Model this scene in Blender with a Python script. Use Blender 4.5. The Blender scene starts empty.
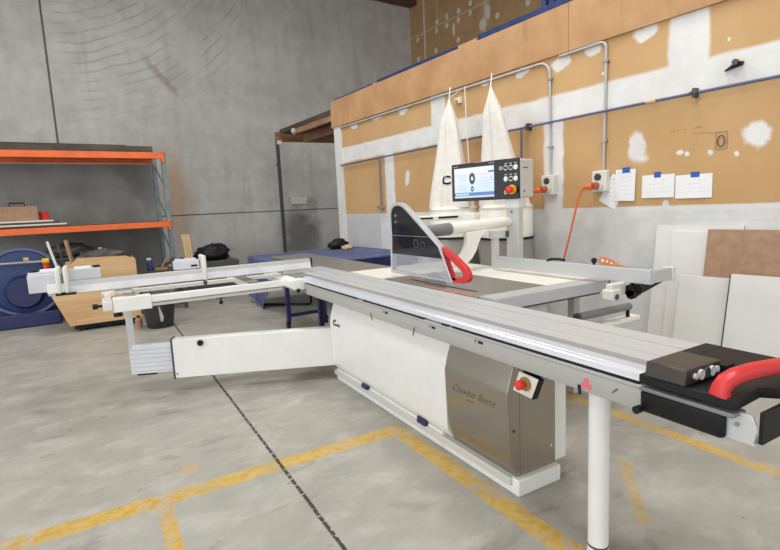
import bpy, bmesh, math, random
from mathutils import Vector, Matrix, noise as mnoise
random.seed(4)
sc = bpy.context.scene
COL = sc.collection
PI = math.pi
V = Vector

# ---------------------------------------------------------------- frames
I4 = Matrix.Identity(4)
def frame(o, x, y):
    x = V(x).normalized(); y = V(y).normalized(); z = x.cross(y)
    return Matrix(((x.x, y.x, z.x, o[0]), (x.y, y.y, z.y, o[1]), (x.z, y.z, z.z, o[2]), (0, 0, 0, 1)))
NR = V((.9975, .0707, 0)).normalized()
WD = V((-NR.y, NR.x, 0))
FW = frame(NR*4.6, WD, -NR)        # plasterboard wall: x along it (away), y into the room, z up
FR = frame(WD*12.9, NR, WD)        # concrete wall: x to the right, y beyond it, z up

# ---------------------------------------------------------------- node helpers
class E:
    """tiny expression builder over Math nodes"""
    def __init__(s, nt, sock): s.nt = nt; s.s = sock
def _m(nt, op, *a, clamp=False):
    n = nt.nodes.new('ShaderNodeMath'); n.operation = op; n.use_clamp = clamp
    for i, v in enumerate(a):
        if isinstance(v, E): nt.links.new(v.s, n.inputs[i])
        else: n.inputs[i].default_value = v
    return E(nt, n.outputs[0])
for nm, op in (('add', 'ADD'), ('sub', 'SUBTRACT'), ('mul', 'MULTIPLY'), ('truediv', 'DIVIDE')):
    setattr(E, '__%s__' % nm, lambda s, o, op=op: _m(s.nt, op, s, o))
    setattr(E, '__r%s__' % nm, lambda s, o, op=op: _m(s.nt, op, o, s))
def mx(a, b): return _m(a.nt, 'MAXIMUM', a, b)
def mn(a, b): return _m(a.nt, 'MINIMUM', a, b)
def ab(a): return _m(a.nt, 'ABSOLUTE', a)
def sqrt(a): return _m(a.nt, 'SQRT', a)
def step(a, lo, hi):
    n = a.nt.nodes.new('ShaderNodeMapRange'); n.interpolation_type = 'SMOOTHSTEP'
    a.nt.links.new(a.s, n.inputs[0]); n.inputs[1].default_value = lo; n.inputs[2].default_value = hi
    return E(a.nt, n.outputs[0])
def band(a, lo, hi, soft): return step(a, lo-soft, lo+soft)*(1.0-step(a, hi-soft, hi+soft))
def rect(x, y, x0, x1, y0, y1, soft=.01): return band(x, x0, x1, soft)*band(y, y0, y1, soft)
def ell(x, y, cx, cy, rx, ry, soft=.25):
    u = (x-cx)/rx; w = (y-cy)/ry
    return 1.0-step(sqrt(u*u+w*w), 1-soft, 1+soft)
class Mat:
    def __init__(s, name, rough=.5, metal=0., color=(.8, .8, .8), spec=None):
        s.m = bpy.data.materials.new(name); s.m.use_nodes = True
        s.nt = s.m.node_tree; s.b = s.nt.nodes['Principled BSDF']
        s.b.inputs['Roughness'].default_value = rough; s.b.inputs['Metallic'].default_value = metal
        s.b.inputs['Base Color'].default_value = (*color, 1)
        if spec is not None: s.b.inputs['Specular IOR Level'].default_value = spec
    def xyz(s, kind='Object'):
        t = s.nt.nodes.new('ShaderNodeTexCoord'); s.tc = t.outputs[kind]
        p = s.nt.nodes.new('ShaderNodeSeparateXYZ'); s.nt.links.new(s.tc, p.inputs[0])
        return [E(s.nt, o) for o in p.outputs]
    def comb(s, x, y, z):
        n = s.nt.nodes.new('ShaderNodeCombineXYZ')
        for i, v in enumerate((x, y, z)):
            if isinstance(v, E): s.nt.links.new(v.s, n.inputs[i])
            else: n.inputs[i].default_value = v
        return n.outputs[0]
    def noise(s, scale, detail=3., rough=.55, vec=None, dist=0.):
        n = s.nt.nodes.new('ShaderNodeTexNoise'); n.inputs['Scale'].default_value = scale
        n.inputs['Detail'].default_value = detail; n.inputs['Roughness'].default_value = rough
        n.inputs['Distortion'].default_value = dist
        s.nt.links.new(vec or s.tc, n.inputs['Vector'])
        return E(s.nt, n.outputs['Fac'])
    def col(s, c):
        n = s.nt.nodes.new('ShaderNodeRGB'); n.outputs[0].default_value = (*c, 1); return n.outputs[0]
    def mix(s, f, a, b, mode='MIX'):
        n = s.nt.nodes.new('ShaderNodeMix'); n.data_type = 'RGBA'; n.blend_type = mode
        for sock, v in ((n.inputs[0], f), (n.inputs[6], a), (n.inputs[7], b)):
            if isinstance(v, E): s.nt.links.new(v.s, sock)
            elif isinstance(v, (int, float)): sock.default_value = v
            elif isinstance(v, tuple): sock.default_value = (*v, 1)
            else: s.nt.links.new(v, sock)
        return n.outputs[2]
    def out(s, c): s.nt.links.new(c, s.b.inputs['Base Color']); return s
    def setr(s, e): s.nt.links.new(e.s, s.b.inputs['Roughness']); return s
    def bump(s, h, strength=.2, dist=.01):
        n = s.nt.nodes.new('ShaderNodeBump'); n.inputs['Strength'].default_value = strength; n.inputs['Distance'].default_value = dist
        s.nt.links.new(h.s, n.inputs['Height']); s.nt.links.new(n.outputs[0], s.b.inputs['Normal']); return s

def simple(name, color, rough=.5, metal=0., var=.06, scale=9., spec=None):
    m = Mat(name, rough, metal, color, spec); m.xyz()
    f = m.noise(scale, 4)
    dk = tuple(c*(1-var) for c in color); lt = tuple(min(1, c*(1+var)) for c in color)
    m.out(m.mix(step(f, .3, .7), dk, lt)); m.setr(f*.12+(rough-.06))
    return m.m

M = {}
M['white'] = simple('white powder coat', (.82, .82, .79), .38, 0, .02)
M['whiteg'] = simple('light grey powder coat', (.60, .60, .57), .42, 0, .03)
M['cream'] = simple('cream laminate', (.90, .88, .80), .3, 0, .02)
M['black'] = simple('black plastic', (.012, .012, .013), .5, 0, .2, 9, .25)
M['blackg'] = simple('gloss black', (.01, .01, .012), .12, 0, .1)
M['dark'] = simple('dark grey plastic', (.06, .06, .062), .5, 0, .15)
M['grey'] = simple('grey plastic', (.20, .20, .21), .45, 0, .06)
M['red'] = simple('red plastic', (.62, .03, .035), .38, 0, .05)
M['redb'] = simple('red button', (.72, .035, .02), .3, 0, .04)
M['yellow'] = simple('yellow plastic', (.75, .45, .02), .4, 0, .04)
M['pink'] = simple('pink red sticker', (.75, .16, .18), .5, 0, .05)
M['orange'] = simple('orange painted steel', (.86, .16, .03), .42, 0, .12, 4)
M['cord'] = simple('orange cord', (.85, .16, .05), .5, 0, .05)
M['navy'] = simple('dark blue painted steel', (.018, .022, .10), .4, 0, .1)
M['bluep'] = simple('blue painted steel', (.014, .035, .13), .4, 0, .15)
M['bluecloth'] = simple('blue tarpaulin', (.085, .105, .225), .7, 0, .3, 5)
M['bluepipe'] = simple('blue air pipe', (.09, .12, .23), .45, 0, .05)
M['tape'] = simple('blue masking tape', (.02, .10, .42), .6, 0, .05)
M['conduit'] = simple('grey conduit', (.45, .45, .44), .4, 0, .05)
M['teal'] = simple('grey teal upright', (.20, .26, .28), .5, .2, .2, 5)
M['galv'] = simple('galvanised steel', (.38, .38, .38), .45, .6, .15, 12)
M['steelp'] = simple('dark painted post', (.05, .058, .065), .5, .1, .15)
M['chrome'] = simple('chrome', (.8, .8, .8), .15, 1, .02)
M['offwhite'] = simple('offwhite plastic', (.72, .71, .66), .45, 0, .03)
M['clothw'] = simple('white filter cloth', (.74, .71, .655), .85, 0, .05, 20)
M['board'] = simple('white faced board', (.70, .69, .66), .5, 0, .05, 2.5)
M['edge'] = simple('dark board edge', (.05, .045, .04), .7, 0, .2)
M['mdf'] = simple('brown hardboard', (.36, .22, .13), .6, 0, .12, 14)
M['screw'] = simple('dark steel fitting', (.08, .08, .085), .4, .6, .2)
M['lampbtn'] = simple('white push button', (.75, .77, .80), .3, 0, .03)
M['brass'] = simple('tan plastic fitting', (.55, .40, .22), .45, 0, .1)
M['stick'] = simple('orange brown plastic', (.62, .24, .08), .5, 0, .1)

def alu(name, color, rough, axis, metal=.55):
    m = Mat(name, rough, metal, color); x, y, z = m.xyz()
    sc_ = [90, 90, 90]; sc_['xyz'.index(axis)] = 1.2
    vec = m.comb(x*sc_[0], y*sc_[1], z*sc_[2])
    f = m.noise(1, 2, vec=vec)
    m.out(m.mix(f, tuple(c*.93 for c in color), tuple(min(1, c*1.06) for c in color)))
    m.setr(f*.12+rough-.06)
    return m.m
M['aluy'] = alu('anodised aluminium', (.595, .615, .62), .42, 'y', .3)
M['alux'] = alu('anodised aluminium crosswise', (.58, .585, .595), .42, 'x', .35)
M['alubright'] = alu('bright aluminium', (.74, .77, .82), .30, 'y', .45)
M['aluz'] = alu('aluminium upright', (.62, .62, .62), .4, 'z')
M['beamgrey'] = alu('grey anodised beam', (.52, .52, .50), .45, 'y', .3)
M['stainless'] = alu('brushed stainless', (.38, .35, .30), .24, 'z')
M['stainless'].node_tree.nodes['Principled BSDF'].inputs['Metallic'].default_value = .8
M['castiron'] = alu('ground iron table', (.27, .25, .225), .3, 'y')
M['outfeed'] = alu('grey outfeed top', (.30, .29, .27), .4, 'y')

def wood(name, a, b, axis, scale=6., rough=.6):
    m = Mat(name, rough); x, y, z = m.xyz()
    s = [1, 1, 1]; s['xyz'.index(axis)] = .12
    vec = m.comb(x*s[0], y*s[1], z*s[2])
    f = m.noise(scale, 5, .6, vec=vec, dist=1.2); g = m.noise(scale*9, 3, .6, vec=vec)
    t = step(f*.75+g*.25, .35, .66)
    m.out(m.mix(t, a, b)); m.bump(g, .08)
    return m.m
M['ply'] = wood('plywood', (.54, .32, .15), (.70, .46, .25), 'x', 3.5)
M['timber'] = wood('stained timber beam', (.20, .085, .04), (.36, .17, .08), 'x', 5)
M['timbery'] = wood('weathered brown joist', (.26, .13, .065), (.44, .24, .13), 'x', 5)
M['pine'] = wood('pale pine', (.55, .38, .20), (.70, .52, .31), 'z', 6)
M['darkwood'] = wood('dark timber', (.05, .035, .026), (.12, .085, .06), 'x', 6)
def mk_fascia():
    m = Mat('particle board fascia', .65); x, y, z = m.xyz()
    a = m.noise(1, 4, .6, vec=m.comb(x*7, y, z*1.3)); b = m.noise(2.2, 4); c_ = m.noise(30, 3, .7)
    c = m.mix(step(b, .3, .7), (.43, .23, .10), (.53, .31, .15))
    c = m.mix(step(a, .55, .75)*.55, c, (.33, .17, .075)); c = m.mix(step(c_, .62, .75)*.35, c, (.30, .17, .08))
    m.out(c); return m.m
M['fascia'] = mk_fascia()

# floor: concrete, one saw cut joint and worn yellow line marking
def mk_floor():
    m = Mat('concrete floor', .42); x, y, z = m.xyz()
    big = m.noise(.55, 5, .6, dist=.6); mid = m.noise(3.2, 7, .7, vec=m.comb(x*1.0, y*1.5, z), dist=.35); mot = m.noise(9, 6, .7); fine = m.noise(34, 4, .7)
    c = m.mix(step(big, .3, .72), (.31, .295, .255), (.42, .405, .36))
    c = m.mix(step(mid, .42, .68)*.6, c, (.52, .505, .455))
    c = m.mix(step(mot, .40, .70)*.45, c, (.34, .325, .285))
    st = m.noise(1.9, 7, .72, vec=m.comb(x*1.0+7.3, y*2.2, z), dist=.6)
    c = m.mix(step(st, .54, .74)*.75, c, (.22, .20, .17))
    sp = m.noise(7.5, 4, .7)
    c = m.mix(step(sp, .645, .73)*.7, c, (.15, .135, .12))
    c = m.mix(step(fine, .62, .8)*.35, c, (.22, .20, .18))
    w = m.noise(11, 4, .6); wob = (w-.5)*.02
    xx = x+wob; yy = y+wob
    ln = rect(xx, yy, -9., 1.60, 2.665, 2.79, .008)
    ln = mx(ln, rect(xx, yy, 1.50, 1.615, .2, 2.68, .008))
    ln = mx(ln, rect(xx, yy, .115, .187, .6, 2.67, .006))
    ln = mx(ln, band(xx, 2.84, 2.93, .008)*band(y, -3., 8., .01))
    ln = mx(ln, rect(xx, yy, .27, .37, 2.93, 3.05, .02)*.5)
    u = x*.66+y*(-.75); v = x*.75+y*.66
    ln = mx(ln, rect(x*.69-y*.72+wob, x*.72+y*.69+wob, .42, .475, 2.28, 2.86, .015)*.6)
    wear = m.noise(16, 6, .75); wear2 = m.noise(3., 3, .6)
    mask = ln*(1.0-step(wear*.7+wear2*.45, .56, .70)*.85)
    c = m.mix(mask*(1.0-step(st, .54, .72)*.45), c, m.mix(step(wear, .35, .65), (.50, .31, .06), (.64, .43, .12)))
    j = band(x+(m.noise(5, 3)-.5)*.012, .765, .785, .004)
    jn = m.noise(40, 2)
    c = m.mix(j, c, m.mix(step(jn, .56, .62), (.035, .03, .026), (.40, .36, .30)))
    j2 = band(y+(x*.07), 8.95, 8.965, .003)
    c = m.mix(j2*.7, c, (.12, .11, .10))
    m.out(c); m.setr(mid*.35+.28); m.bump(fine*.4+mid*.6-j*1.5, .15, .01)
    return m.m
M['floor'] = mk_floor()

def mk_concrete():
    m = Mat('tilt up concrete', .8); x, y, z = m.xyz()
    big = m.noise(.5, 4, .6); mid = m.noise(2.5, 6, .65); fine = m.noise(30, 3, .7)
    c = m.mix(step(big*.5+mid*.5, .36, .64), (.45, .445, .425), (.62, .615, .59))
    c = m.mix(step(fine, .35, .75)*.35, c, (.62, .615, .59))
    vs = m.noise(1.0, 4, .6, vec=m.comb(x*3.0, y, z*.35))
    c = m.mix(step(vs, .5, .75)*.35, c, (.30, .295, .28))
    # trowel arcs, rings about one point
    dx = x-.15; dz = z-9.0
    r = sqrt(dx*dx+dz*dz)+(m.noise(.7, 2)-.5)*.30
    fr = _m(m.nt, 'FRACT', r/.20)
    ring = band(fr, .45, .58, .12)
    br = step(m.noise(1.1, 3), .36, .60)*band(r, 1.5, 5.6, .5)*band(x, .5, 6.2, .25)
    c = m.mix(ring*br*.5, c, (.20, .195, .185))
    # one hooked rust crack and a soft orange haze beside the rack
    st = ell(x*.75+z*.66+(mid-.5)*.3, x*.66-z*.75+(mid-.5)*.25, 5.0, -1.75, .07, .5, .6)
    c = m.mix(st*.4, c, (.22, .13, .08))
    haze = ell(x+(mid-.5)*.4, z+(mid-.5)*.4, 2.62, 1.9, .30, .95, .8)
    c = m.mix(haze*.65, c, (.50, .30, .15))
    # damp stains low on the wall in the recess
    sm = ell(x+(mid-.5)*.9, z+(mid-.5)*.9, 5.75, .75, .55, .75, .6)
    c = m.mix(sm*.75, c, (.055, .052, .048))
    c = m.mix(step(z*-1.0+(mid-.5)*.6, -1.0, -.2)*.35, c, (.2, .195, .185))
    # panel joints
    j = mx(band(z+(mid-.5)*.03, 1.45, 1.478, .006), band(x, .395, .43, .005)*band(z, 1.46, 9, .01))
    j = mx(j, band(x, .42, .435, .004))
    c = m.mix(j*.85, c, (.045, .043, .04))
    m.out(c); m.bump(mid*.6+fine*.25-j*1.2, .25, .02)
    return m.m
M['concrete'] = mk_concrete()

def mk_plaster():
    m = Mat('plasterboard wall', .75); x, y, z = m.xyz()
    n1 = m.noise(3.2, 5, .6); n2 = m.noise(14, 4, .65); n3 = m.noise(1.1, 3)
    wx = x+(n1-.5)*.09; wz = z+(n1-.5)*.07
    tan = m.mix(step(n3, .3, .7), (.515, .31, .135), (.57, .36, .17))
    tan = m.mix(step(n2, .66, .78)*.5, tan, (.37, .22, .10))
    run = m.noise(1, 4, .6, vec=m.comb(x*9, y, z*1.2))
    tan = m.mix(step(run, .62, .74)*.35, tan, (.40, .24, .11))
    pale = m.noise(5.5, 2)
    tan = m.mix(step(pale, .70, .76)*.6, tan, (.70, .55, .38))
    f = band(wz, 2.27, 2.53, .02)
    for a, b in ((2.07, 2.39), (5.34, 5.64), (-.8, -.5)): f = mx(f, band(wx, a, b, .02)*step(wz, 2.4, 2.42))
    for a, b in ((3.47, 3.72), (6.60, 6.85), (.35, .60)): f = mx(f, band(wx, a, b, .02)*band(wz, 1.3, 2.4, .02))
    f = mx(f, step(wx, 8.24, 8.27))
    bx = x+(n1-.5)*.26+(n2-.5)*.05; bz = z+(m.noise(2.6, 4)-.5)*.24+(n2-.5)*.05
    for a in ((2.66, 1.87, .085, .15), (1.72, 1.87, .09, .10), (2.605, 2.88, .11, .07), (3.12, 2.89, .08, .07), (3.5, 2.84, .10, .07),
              (4.03, 2.88, .1, .05), (6.25, 1.87, .07, .12), (4.6, 2.86, .08, .04), (7.0, 2.87, .14, .04), (7.75, 2.86, .12, .05), (6.3, 2.87, .1, .04),
              (2.28, 1.80, .03, .02), (2.22, 1.78, .02, .02), (2.02, 1.76, .02, .02), (3.0, 2.62, .035, .015), (1.93, 2.63, .012, .015), (2.37, 1.33, .03, .05),
              (1.84, 1.74, .015, .02)):
        f = mx(f, ell(bx if a[2] > .05 else wx, bz if a[2] > .05 else wz, *a))
    white = m.mix(step(n1, .3, .7), (.66, .65, .62), (.76, .755, .735))
    white = m.mix(step(n2, .68, .75)*.35, white, (.50, .42, .32))
    c = m.mix(f, tan, white)
    low = 1.0-step(z+(n2-.5)*.012, 1.335, 1.35)
    lowc = m.mix(step(n1, .35, .7), (.60, .60, .59), (.72, .72, .70))
    lowc = m.mix(band(z, 1.20, 1.215, .01)*.3, lowc, (.62, .52, .42))
    lowc = m.mix(band(z, 1.30, 1.34, .01)*.35, lowc, (.78, .77, .74))
    gr = rect(x, z, 7.05, 8.2, -.1, 1.36, .02)
    lowc = m.mix(gr*.55, lowc, (.42, .42, .43))
    c = m.mix(low, c, lowc)
    c = m.mix(ell(wx, z, 2.12, 1.06, .025, .07)*.9, c, (.42, .28, .15))
    # pencil marks and paper joints
    c = m.mix(band(x+(n2-.5)*.004, 1.99, 2.18, .01)*band(z-x*.11, 1.70, 1.705, .002)*.7, c, (.14, .09, .05))
    c = m.mix(band(x, 2.1, 2.36, .01)*band(z+x*.02, 2.02, 2.03, .004)*step(m.noise(40, 1), .5, .6)*.7, c, (.16, .10, .05))
    m.out(c); m.bump(n2*.5+f*.6, .12, .004)
    return m.m
M['plaster'] = mk_plaster()

def mk_upper():
    m = Mat('upper plasterboard', .8); x, y, z = m.xyz()
    n1 = m.noise(2.5, 4); n2 = m.noise(10, 3)
    c = m.mix(step(n1, .3, .7), (.40, .245, .115), (.47, .30, .15))
    wx = x+(n2-.5)*.06; wz = z+(n2-.5)*.06; f = None
    for a in ((11.66, 6.57), (11.23, 6.57), (11.24, 6.34), (10.75, 6.57), (10.76, 6.34), (10.29, 6.61), (10.3, 6.37), (12.56, 6.34), (12.57, 5.79),
              (11.69, 6.34), (11.74, 5.81), (10.79, 5.84), (9.34, 6.0), (8.38, 5.98), (8.9, 6.5), (8.0, 6.5)):
        e = ell(wx, wz, a[0], a[1], .07, .075); f = e if f is None else mx(f, e)
    for a in ((10.96, 6.16, .06, .17), (9.84, 5.95, .13, .16), (9.67, 6.2, .08, .2)): f = mx(f, ell(wx, wz, *a))
    f = mx(f, band(wx, 12.20, 12.27, .015)*.9); f = mx(f, band(wx, 9.74, 9.80, .015)*.8)
    f = mx(f, band(wz, 6.44, 6.475, .012)*.55); f = mx(f, band(wx, 11.62, 11.65, .01)*step(z, 6.5, 6.52)*.6)
    c = m.mix(f, c, (.66, .60, .50))
    m.out(c); return m.m
M['upper'] = mk_upper()

def mk_paper(lines):
    m = Mat('printed paper', .7); x, y, z = m.xyz()
    c = m.mix(step(m.noise(6, 2), .3, .7), (.80, .81, .82), (.86, .86, .86)); f = None
    for a in lines:
        e = rect(x, z, *a, .002); f = e if f is None else mx(f, e)
    t = step(m.noise(220, 2, vec=m.comb(x, y, z)), .42, .55)
    c = m.mix(f*t*.55, c, (.25, .27, .33))
    m.out(c); return m.m
M['paper'] = mk_paper([(-.11, .11, .05, .053), (-.06, .1, .12, .124), (-.1, -.02, .145, .15), (-.05, -.047, .04, .17), (.03, .033, .05, .15), (-.09, .07, .085, .088)])
M['papert'] = mk_paper([(-.07, .07, .26, .27), (-.07, .06, .22, .224), (-.07, .07, .18, .184), (-.07, .05, .14, .144), (-.06, .06, .10, .104), (-.07, .02, .06, .064)])

def mk_guard():
    m = Mat('smoked guard panel', .07); x, y, z = m.xyz()
    b = m.b
    b.inputs['Base Color'].default_value = (.012, .012, .016, 1)
    b.inputs['Specular IOR Level'].default_value = .4
    return m.m
M['smoke'] = mk_guard()
def mk_clear(name, color, alpha, rough):
    m = Mat(name, rough, 0, color); m.xyz()
    f = m.noise(4, 3); m.out(m.mix(f, tuple(c*.9 for c in color), color))
    m.b.inputs['Alpha'].default_value = alpha
    return m.m
M['clear'] = mk_clear('clear polycarbonate', (.50, .52, .56), .42, .08)
M['plasticbag'] = mk_clear('grey dust bag film', (.36, .335, .30), .93, .35)

def mk_screen():
    m = Mat('lit screen', .25); x, y, z = m.xyz(); y = y*1.2; z = z*.93   # y along panel, z up, centred
    bg = m.mix(step(z, -.12, .12), (.50, .60, .74), (.60, .67, .80))
    f = rect(y, z, -.29, .29, -.115, -.085, .002)
    c = m.mix(f, bg, (.10, .20, .42))
    c = m.mix(rect(y, z, -.29, .29, .085, .115, .004)*.6, c, (.72, .76, .82))
    c = m.mix(rect(y, z, -.27, .29, .062, .075, .003)*.5, c, (.72, .42, .36))
    for q in ((.02, .035, .042, .05), (.02, -.055, .02, .024)):
        c = m.mix(ell(y, z, *q, .12), c, (.03, .05, .10)); c = m.mix(ell(y, z, q[0], q[1], q[2]*.35, q[3]*.35, .2), c, (.6, .7, .8))
    for q in ((.1, .22, .045, .052), (.1, .22, .02, .026), (.1, .22, -.03, -.024), (.1, .22, -.055, -.049), (-.19, -.08, .035, .04), (-.27, -.1, .01, .016),
              (-.25, -.1, -.015, -.009), (-.2, -.1, -.04, -.034), (-.26, -.13, .098, .104)):
        c = m.mix(rect(y, z, *q, .002)*.55, c, (.25, .32, .45))
    for k in range(7):
        c = m.mix(rect(y, z, .07+k*.028, .09+k*.028, -.108, -.092, .002), c, (.55, .68, .85))
    c = m.mix(rect(y, z, -.275, -.2, .078, .092, .002), c, (.04, .10, .30))
    c = m.mix(rect(y, z, -.245, -.235, .01, .05, .002)*.8, c, (.12, .2, .4))
    nt = m.nt
    nt.links.new(c, m.b.inputs['Base Color']); nt.links.new(c, m.b.inputs['Emission Color']); m.b.inputs['Emission Strength'].default_value = .32
    return m.m
M['screen'] = mk_screen()

# ---------------------------------------------------------------- mesh builder
class MB:
    def __init__(s, xf=None): s.bm = bmesh.new(); s.mi = 0; s.xf = xf
    def _v(s, p):
        p = V(p); return s.bm.verts.new(s.xf @ p if s.xf else p)
    def _f(s, vs):
        try: f = s.bm.faces.new(vs)
        except ValueError: return
        f.material_index = s.mi
    def mat(s, i): s.mi = i; return s
    def hexa(s, p):
        v = [s._v(q) for q in p]
        for f in ((0, 3, 2, 1), (4, 5, 6, 7), (0, 1, 5, 4), (1, 2, 6, 5), (2, 3, 7, 6), (3, 0, 4, 7)): s._f([v[i] for i in f])
        return s
    def box(s, x0, x1, y0, y1, z0, z1):
        return s.hexa([(x0, y0, z0), (x1, y0, z0), (x1, y1, z0), (x0, y1, z0), (x0, y0, z1), (x1, y0, z1), (x1, y1, z1), (x0, y1, z1)])
    def obox(s, c, u, v, w):
        c, u, v, w = V(c), V(u)/2, V(v)/2, V(w)/2
        return s.hexa([c-u-v-w, c+u-v-w, c+u+v-w, c-u+v-w, c-u-v+w, c+u-v+w, c+u+v+w, c-u+v+w])
    def bar(s, a, b, wdt, hgt, up=(0, 0, 1)):
        a, b = V(a), V(b); d = b-a; n = d.normalized(); r = n.cross(V(up)).normalized(); u = r.cross(n)
        return s.obox((a+b)/2, d, r*wdt, u*hgt)
    def prism(s, pts, vec):
        vec = V(vec); a = [s._v(p) for p in pts]; b = [s._v(V(p)+vec) for p in pts]; n = len(a)
        s._f(list(reversed(a))); s._f(b)
        for i in range(n): s._f([a[i], a[(i+1) % n], b[(i+1) % n], b[i]])
        return s
    def ring(s, c, u, v, seg): return [s._v(V(c)+u*math.cos(2*PI*i/seg)+v*math.sin(2*PI*i/seg)) for i in range(seg)]
    def tube(s, pts, rad, seg=12, cap=True):
        pts = [V(p) for p in pts]; rads = rad if isinstance(rad, (list, tuple)) else [rad]*len(pts)
        t0 = (pts[1]-pts[0]).normalized(); u = t0.orthogonal().normalized(); rings = []
        for i, p in enumerate(pts):
            t = (pts[min(i+1, len(pts)-1)]-pts[max(i-1, 0)]).normalized()
            u = (u-t*u.dot(t)).normalized(); w = t.cross(u)
            rings.append(s.ring(p, u*rads[i], w*rads[i], seg))
        for a, b in zip(rings, rings[1:]):
            for i in range(seg): s._f([a[i], a[(i+1) % seg], b[(i+1) % seg], b[i]])
        if cap: s._f(list(reversed(rings[0]))); s._f(rings[-1])
        return s
    def cyl(s, a, b, r, r2=None, seg=20): return s.tube([a, b], [r, r if r2 is None else r2], seg)
    def ball(s, c, r, seg=14):
        n = seg//2
        return s.tube([V(c)+V((0, 0, -r*math.cos(PI*(i+.02)/(n+.04)))) for i in range(n+1)], [max(.0005, r*math.sin(PI*(i+.02)/(n+.04))) for i in range(n+1)], seg)
    def blob(s, c, rx, ry, rz, seed=0, rough=.28):
        c = V(c); n = 18; q = 12
        def f(i, j):
            a = 2*PI*i; b = PI*j; d = V((math.cos(a)*math.sin(b), math.sin(a)*math.sin(b), -math.cos(b)))
            k = 1+rough*mnoise.noise(d*1.9+V((seed*3.1, seed, 0)))+rough*.8*mnoise.noise(d*4.5+V((seed, 7, seed)))
            p = V((d.x*rx*k, d.y*ry*k, d.z*rz*(k if d.z > 0 else 1)))
            if p.z < -rz*.75: p.z = -rz*.75
            return c+p
        return s.grid(f, n*2, q)
    def annulus(s, c, axis, ro, ri, t, seg=32):
        c, ax = V(c), V(axis).normalized(); u = ax.orthogonal().normalized(); w = ax.cross(u)
        R = [s.ring(c+ax*k, u*r, w*r, seg) for k, r in ((-t/2, ri), (-t/2, ro), (t/2, ro), (t/2, ri))]
        for k in range(4):
            a, b = R[k], R[(k+1) % 4]
            for i in range(seg): s._f([a[i], a[(i+1) % seg], b[(i+1) % seg], b[i]])
        return s
    def grid(s, fn, nu, nv):
        g = [[s._v(fn(i/nu, j/nv)) for j in range(nv+1)] for i in range(nu+1)]
        for i in range(nu):
            for j in range(nv): s._f([g[i][j], g[i+1][j], g[i+1][j+1], g[i][j+1]])
        return s
    def strip(s, outer, inner, vec):
        """closed frame between two outlines with the same number of points, extruded"""
        vec = V(vec); n = len(outer)
        a = [s._v(p) for p in outer]; b = [s._v(p) for p in inner]; c = [s._v(V(p)+vec) for p in outer]; d = [s._v(V(p)+vec) for p in inner]
        for i in range(n):
            j = (i+1) % n
            s._f([a[i], b[i], b[j], a[j]]); s._f([c[i], c[j], d[j], d[i]]); s._f([a[i], a[j], c[j], c[i]]); s._f([b[i], d[i], d[j], b[j]])
        return s
    def text(s, body, size, mtx, shear=0., depth=.0008, align='LEFT', bold=0.):
        cu = bpy.data.curves.new('lettering', 'FONT'); cu.body = body; cu.size = size; cu.shear = shear; cu.extrude = depth; cu.align_x = align; cu.offset = bold; cu.resolution_u = 3
        ob = bpy.data.objects.new('lettering', cu); COL.objects.link(ob)
        dg = bpy.context.evaluated_depsgraph_get(); me = bpy.data.meshes.new_from_object(ob.evaluated_get(dg))
        vs = [s._v(mtx @ v.co) for v in me.vertices]
        for p in me.polygons: s._f([vs[i] for i in p.vertices])
        bpy.data.objects.remove(ob); bpy.data.curves.remove(cu); bpy.data.meshes.remove(me)
        return s

ORG = {}; FRM = {}
def obj(name, mb, mats, parent=None, fr=I4, bevel=0., smooth=True, org=None, angle=38):
    bm = mb.bm; mats = mats if isinstance(mats, (list, tuple)) else [mats]
    bmesh.ops.recalc_face_normals(bm, faces=bm.faces[:])
    if parent is not None: o_ = ORG[parent]
    elif org is not None: o_ = V(org)
    else:
        xs = [v.co for v in bm.verts]
        o_ = V(((min(p.x for p in xs)+max(p.x for p in xs))/2, (min(p.y for p in xs)+max(p.y for p in xs))/2, min(p.z for p in xs)))
    for v in bm.verts: v.co -= o_
    me = bpy.data.meshes.new(name); bm.to_mesh(me); bm.free()
    for mm in mats: me.materials.append(M[mm] if isinstance(mm, str) else mm)
    if smooth:
        for p in me.polygons: p.use_smooth = True
        me.set_sharp_from_angle(angle=math.radians(angle))
    o = bpy.data.objects.new(name, me); COL.objects.link(o)
    if parent is not None: o.parent = parent
    else: o.matrix_world = fr @ Matrix.Translation(o_)
    ORG[o] = o_; FRM[o] = fr
    if bevel:
        b = o.modifiers.new('bevel', 'BEVEL'); b.width = bevel; b.segments = 2; b.limit_method = 'ANGLE'; b.angle_limit = math.radians(40)
    return o
def tag(o, label, cat, group=None):
    o['label'] = label; o['category'] = cat
    if group: o['group'] = group
    return o
def thing(name, label, cat, loc, fr=I4, group=None):
    o = bpy.data.objects.new(name, None); COL.objects.link(o); o.empty_display_size = .1
    o.matrix_world = fr @ Matrix.Translation(V(loc)); ORG[o] = V(loc); FRM[o] = fr
    return tag(o, label, cat, group)
def struct(name, mb, mats, fr=I4, **k):
    o = obj(name, mb, mats, fr=fr, org=(0, 0, 0), **k); o['kind'] = 'structure'; return o

# ================================================================ THE SETTING
struct('floor', MB().box(-9, 11, -6, 16, -.12, 0), 'floor', smooth=False)
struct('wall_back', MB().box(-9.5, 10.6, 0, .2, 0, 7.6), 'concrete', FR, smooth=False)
struct('wall_right', MB().box(-4.5, 8.46, -.12, 0, 0, 2.92), 'plaster', FW, smooth=False)
struct('added_recess_wall', MB().box(8.33, 8.46, -5.2, -.125, 0, 3.0), 'plaster', FW, smooth=False)  # unseen return wall, added to keep the recess dark
struct('wall_upper', MB().box(-4.5, 13.2, -5.33, -5.23, 3.3, 7.6), 'upper', FW, smooth=False)
struct('ceiling', MB().box(-9, 11, -6, 16, 7.6, 7.7), simple('roof sheeting', (.30, .29, .28), .6), smooth=False)
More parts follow.
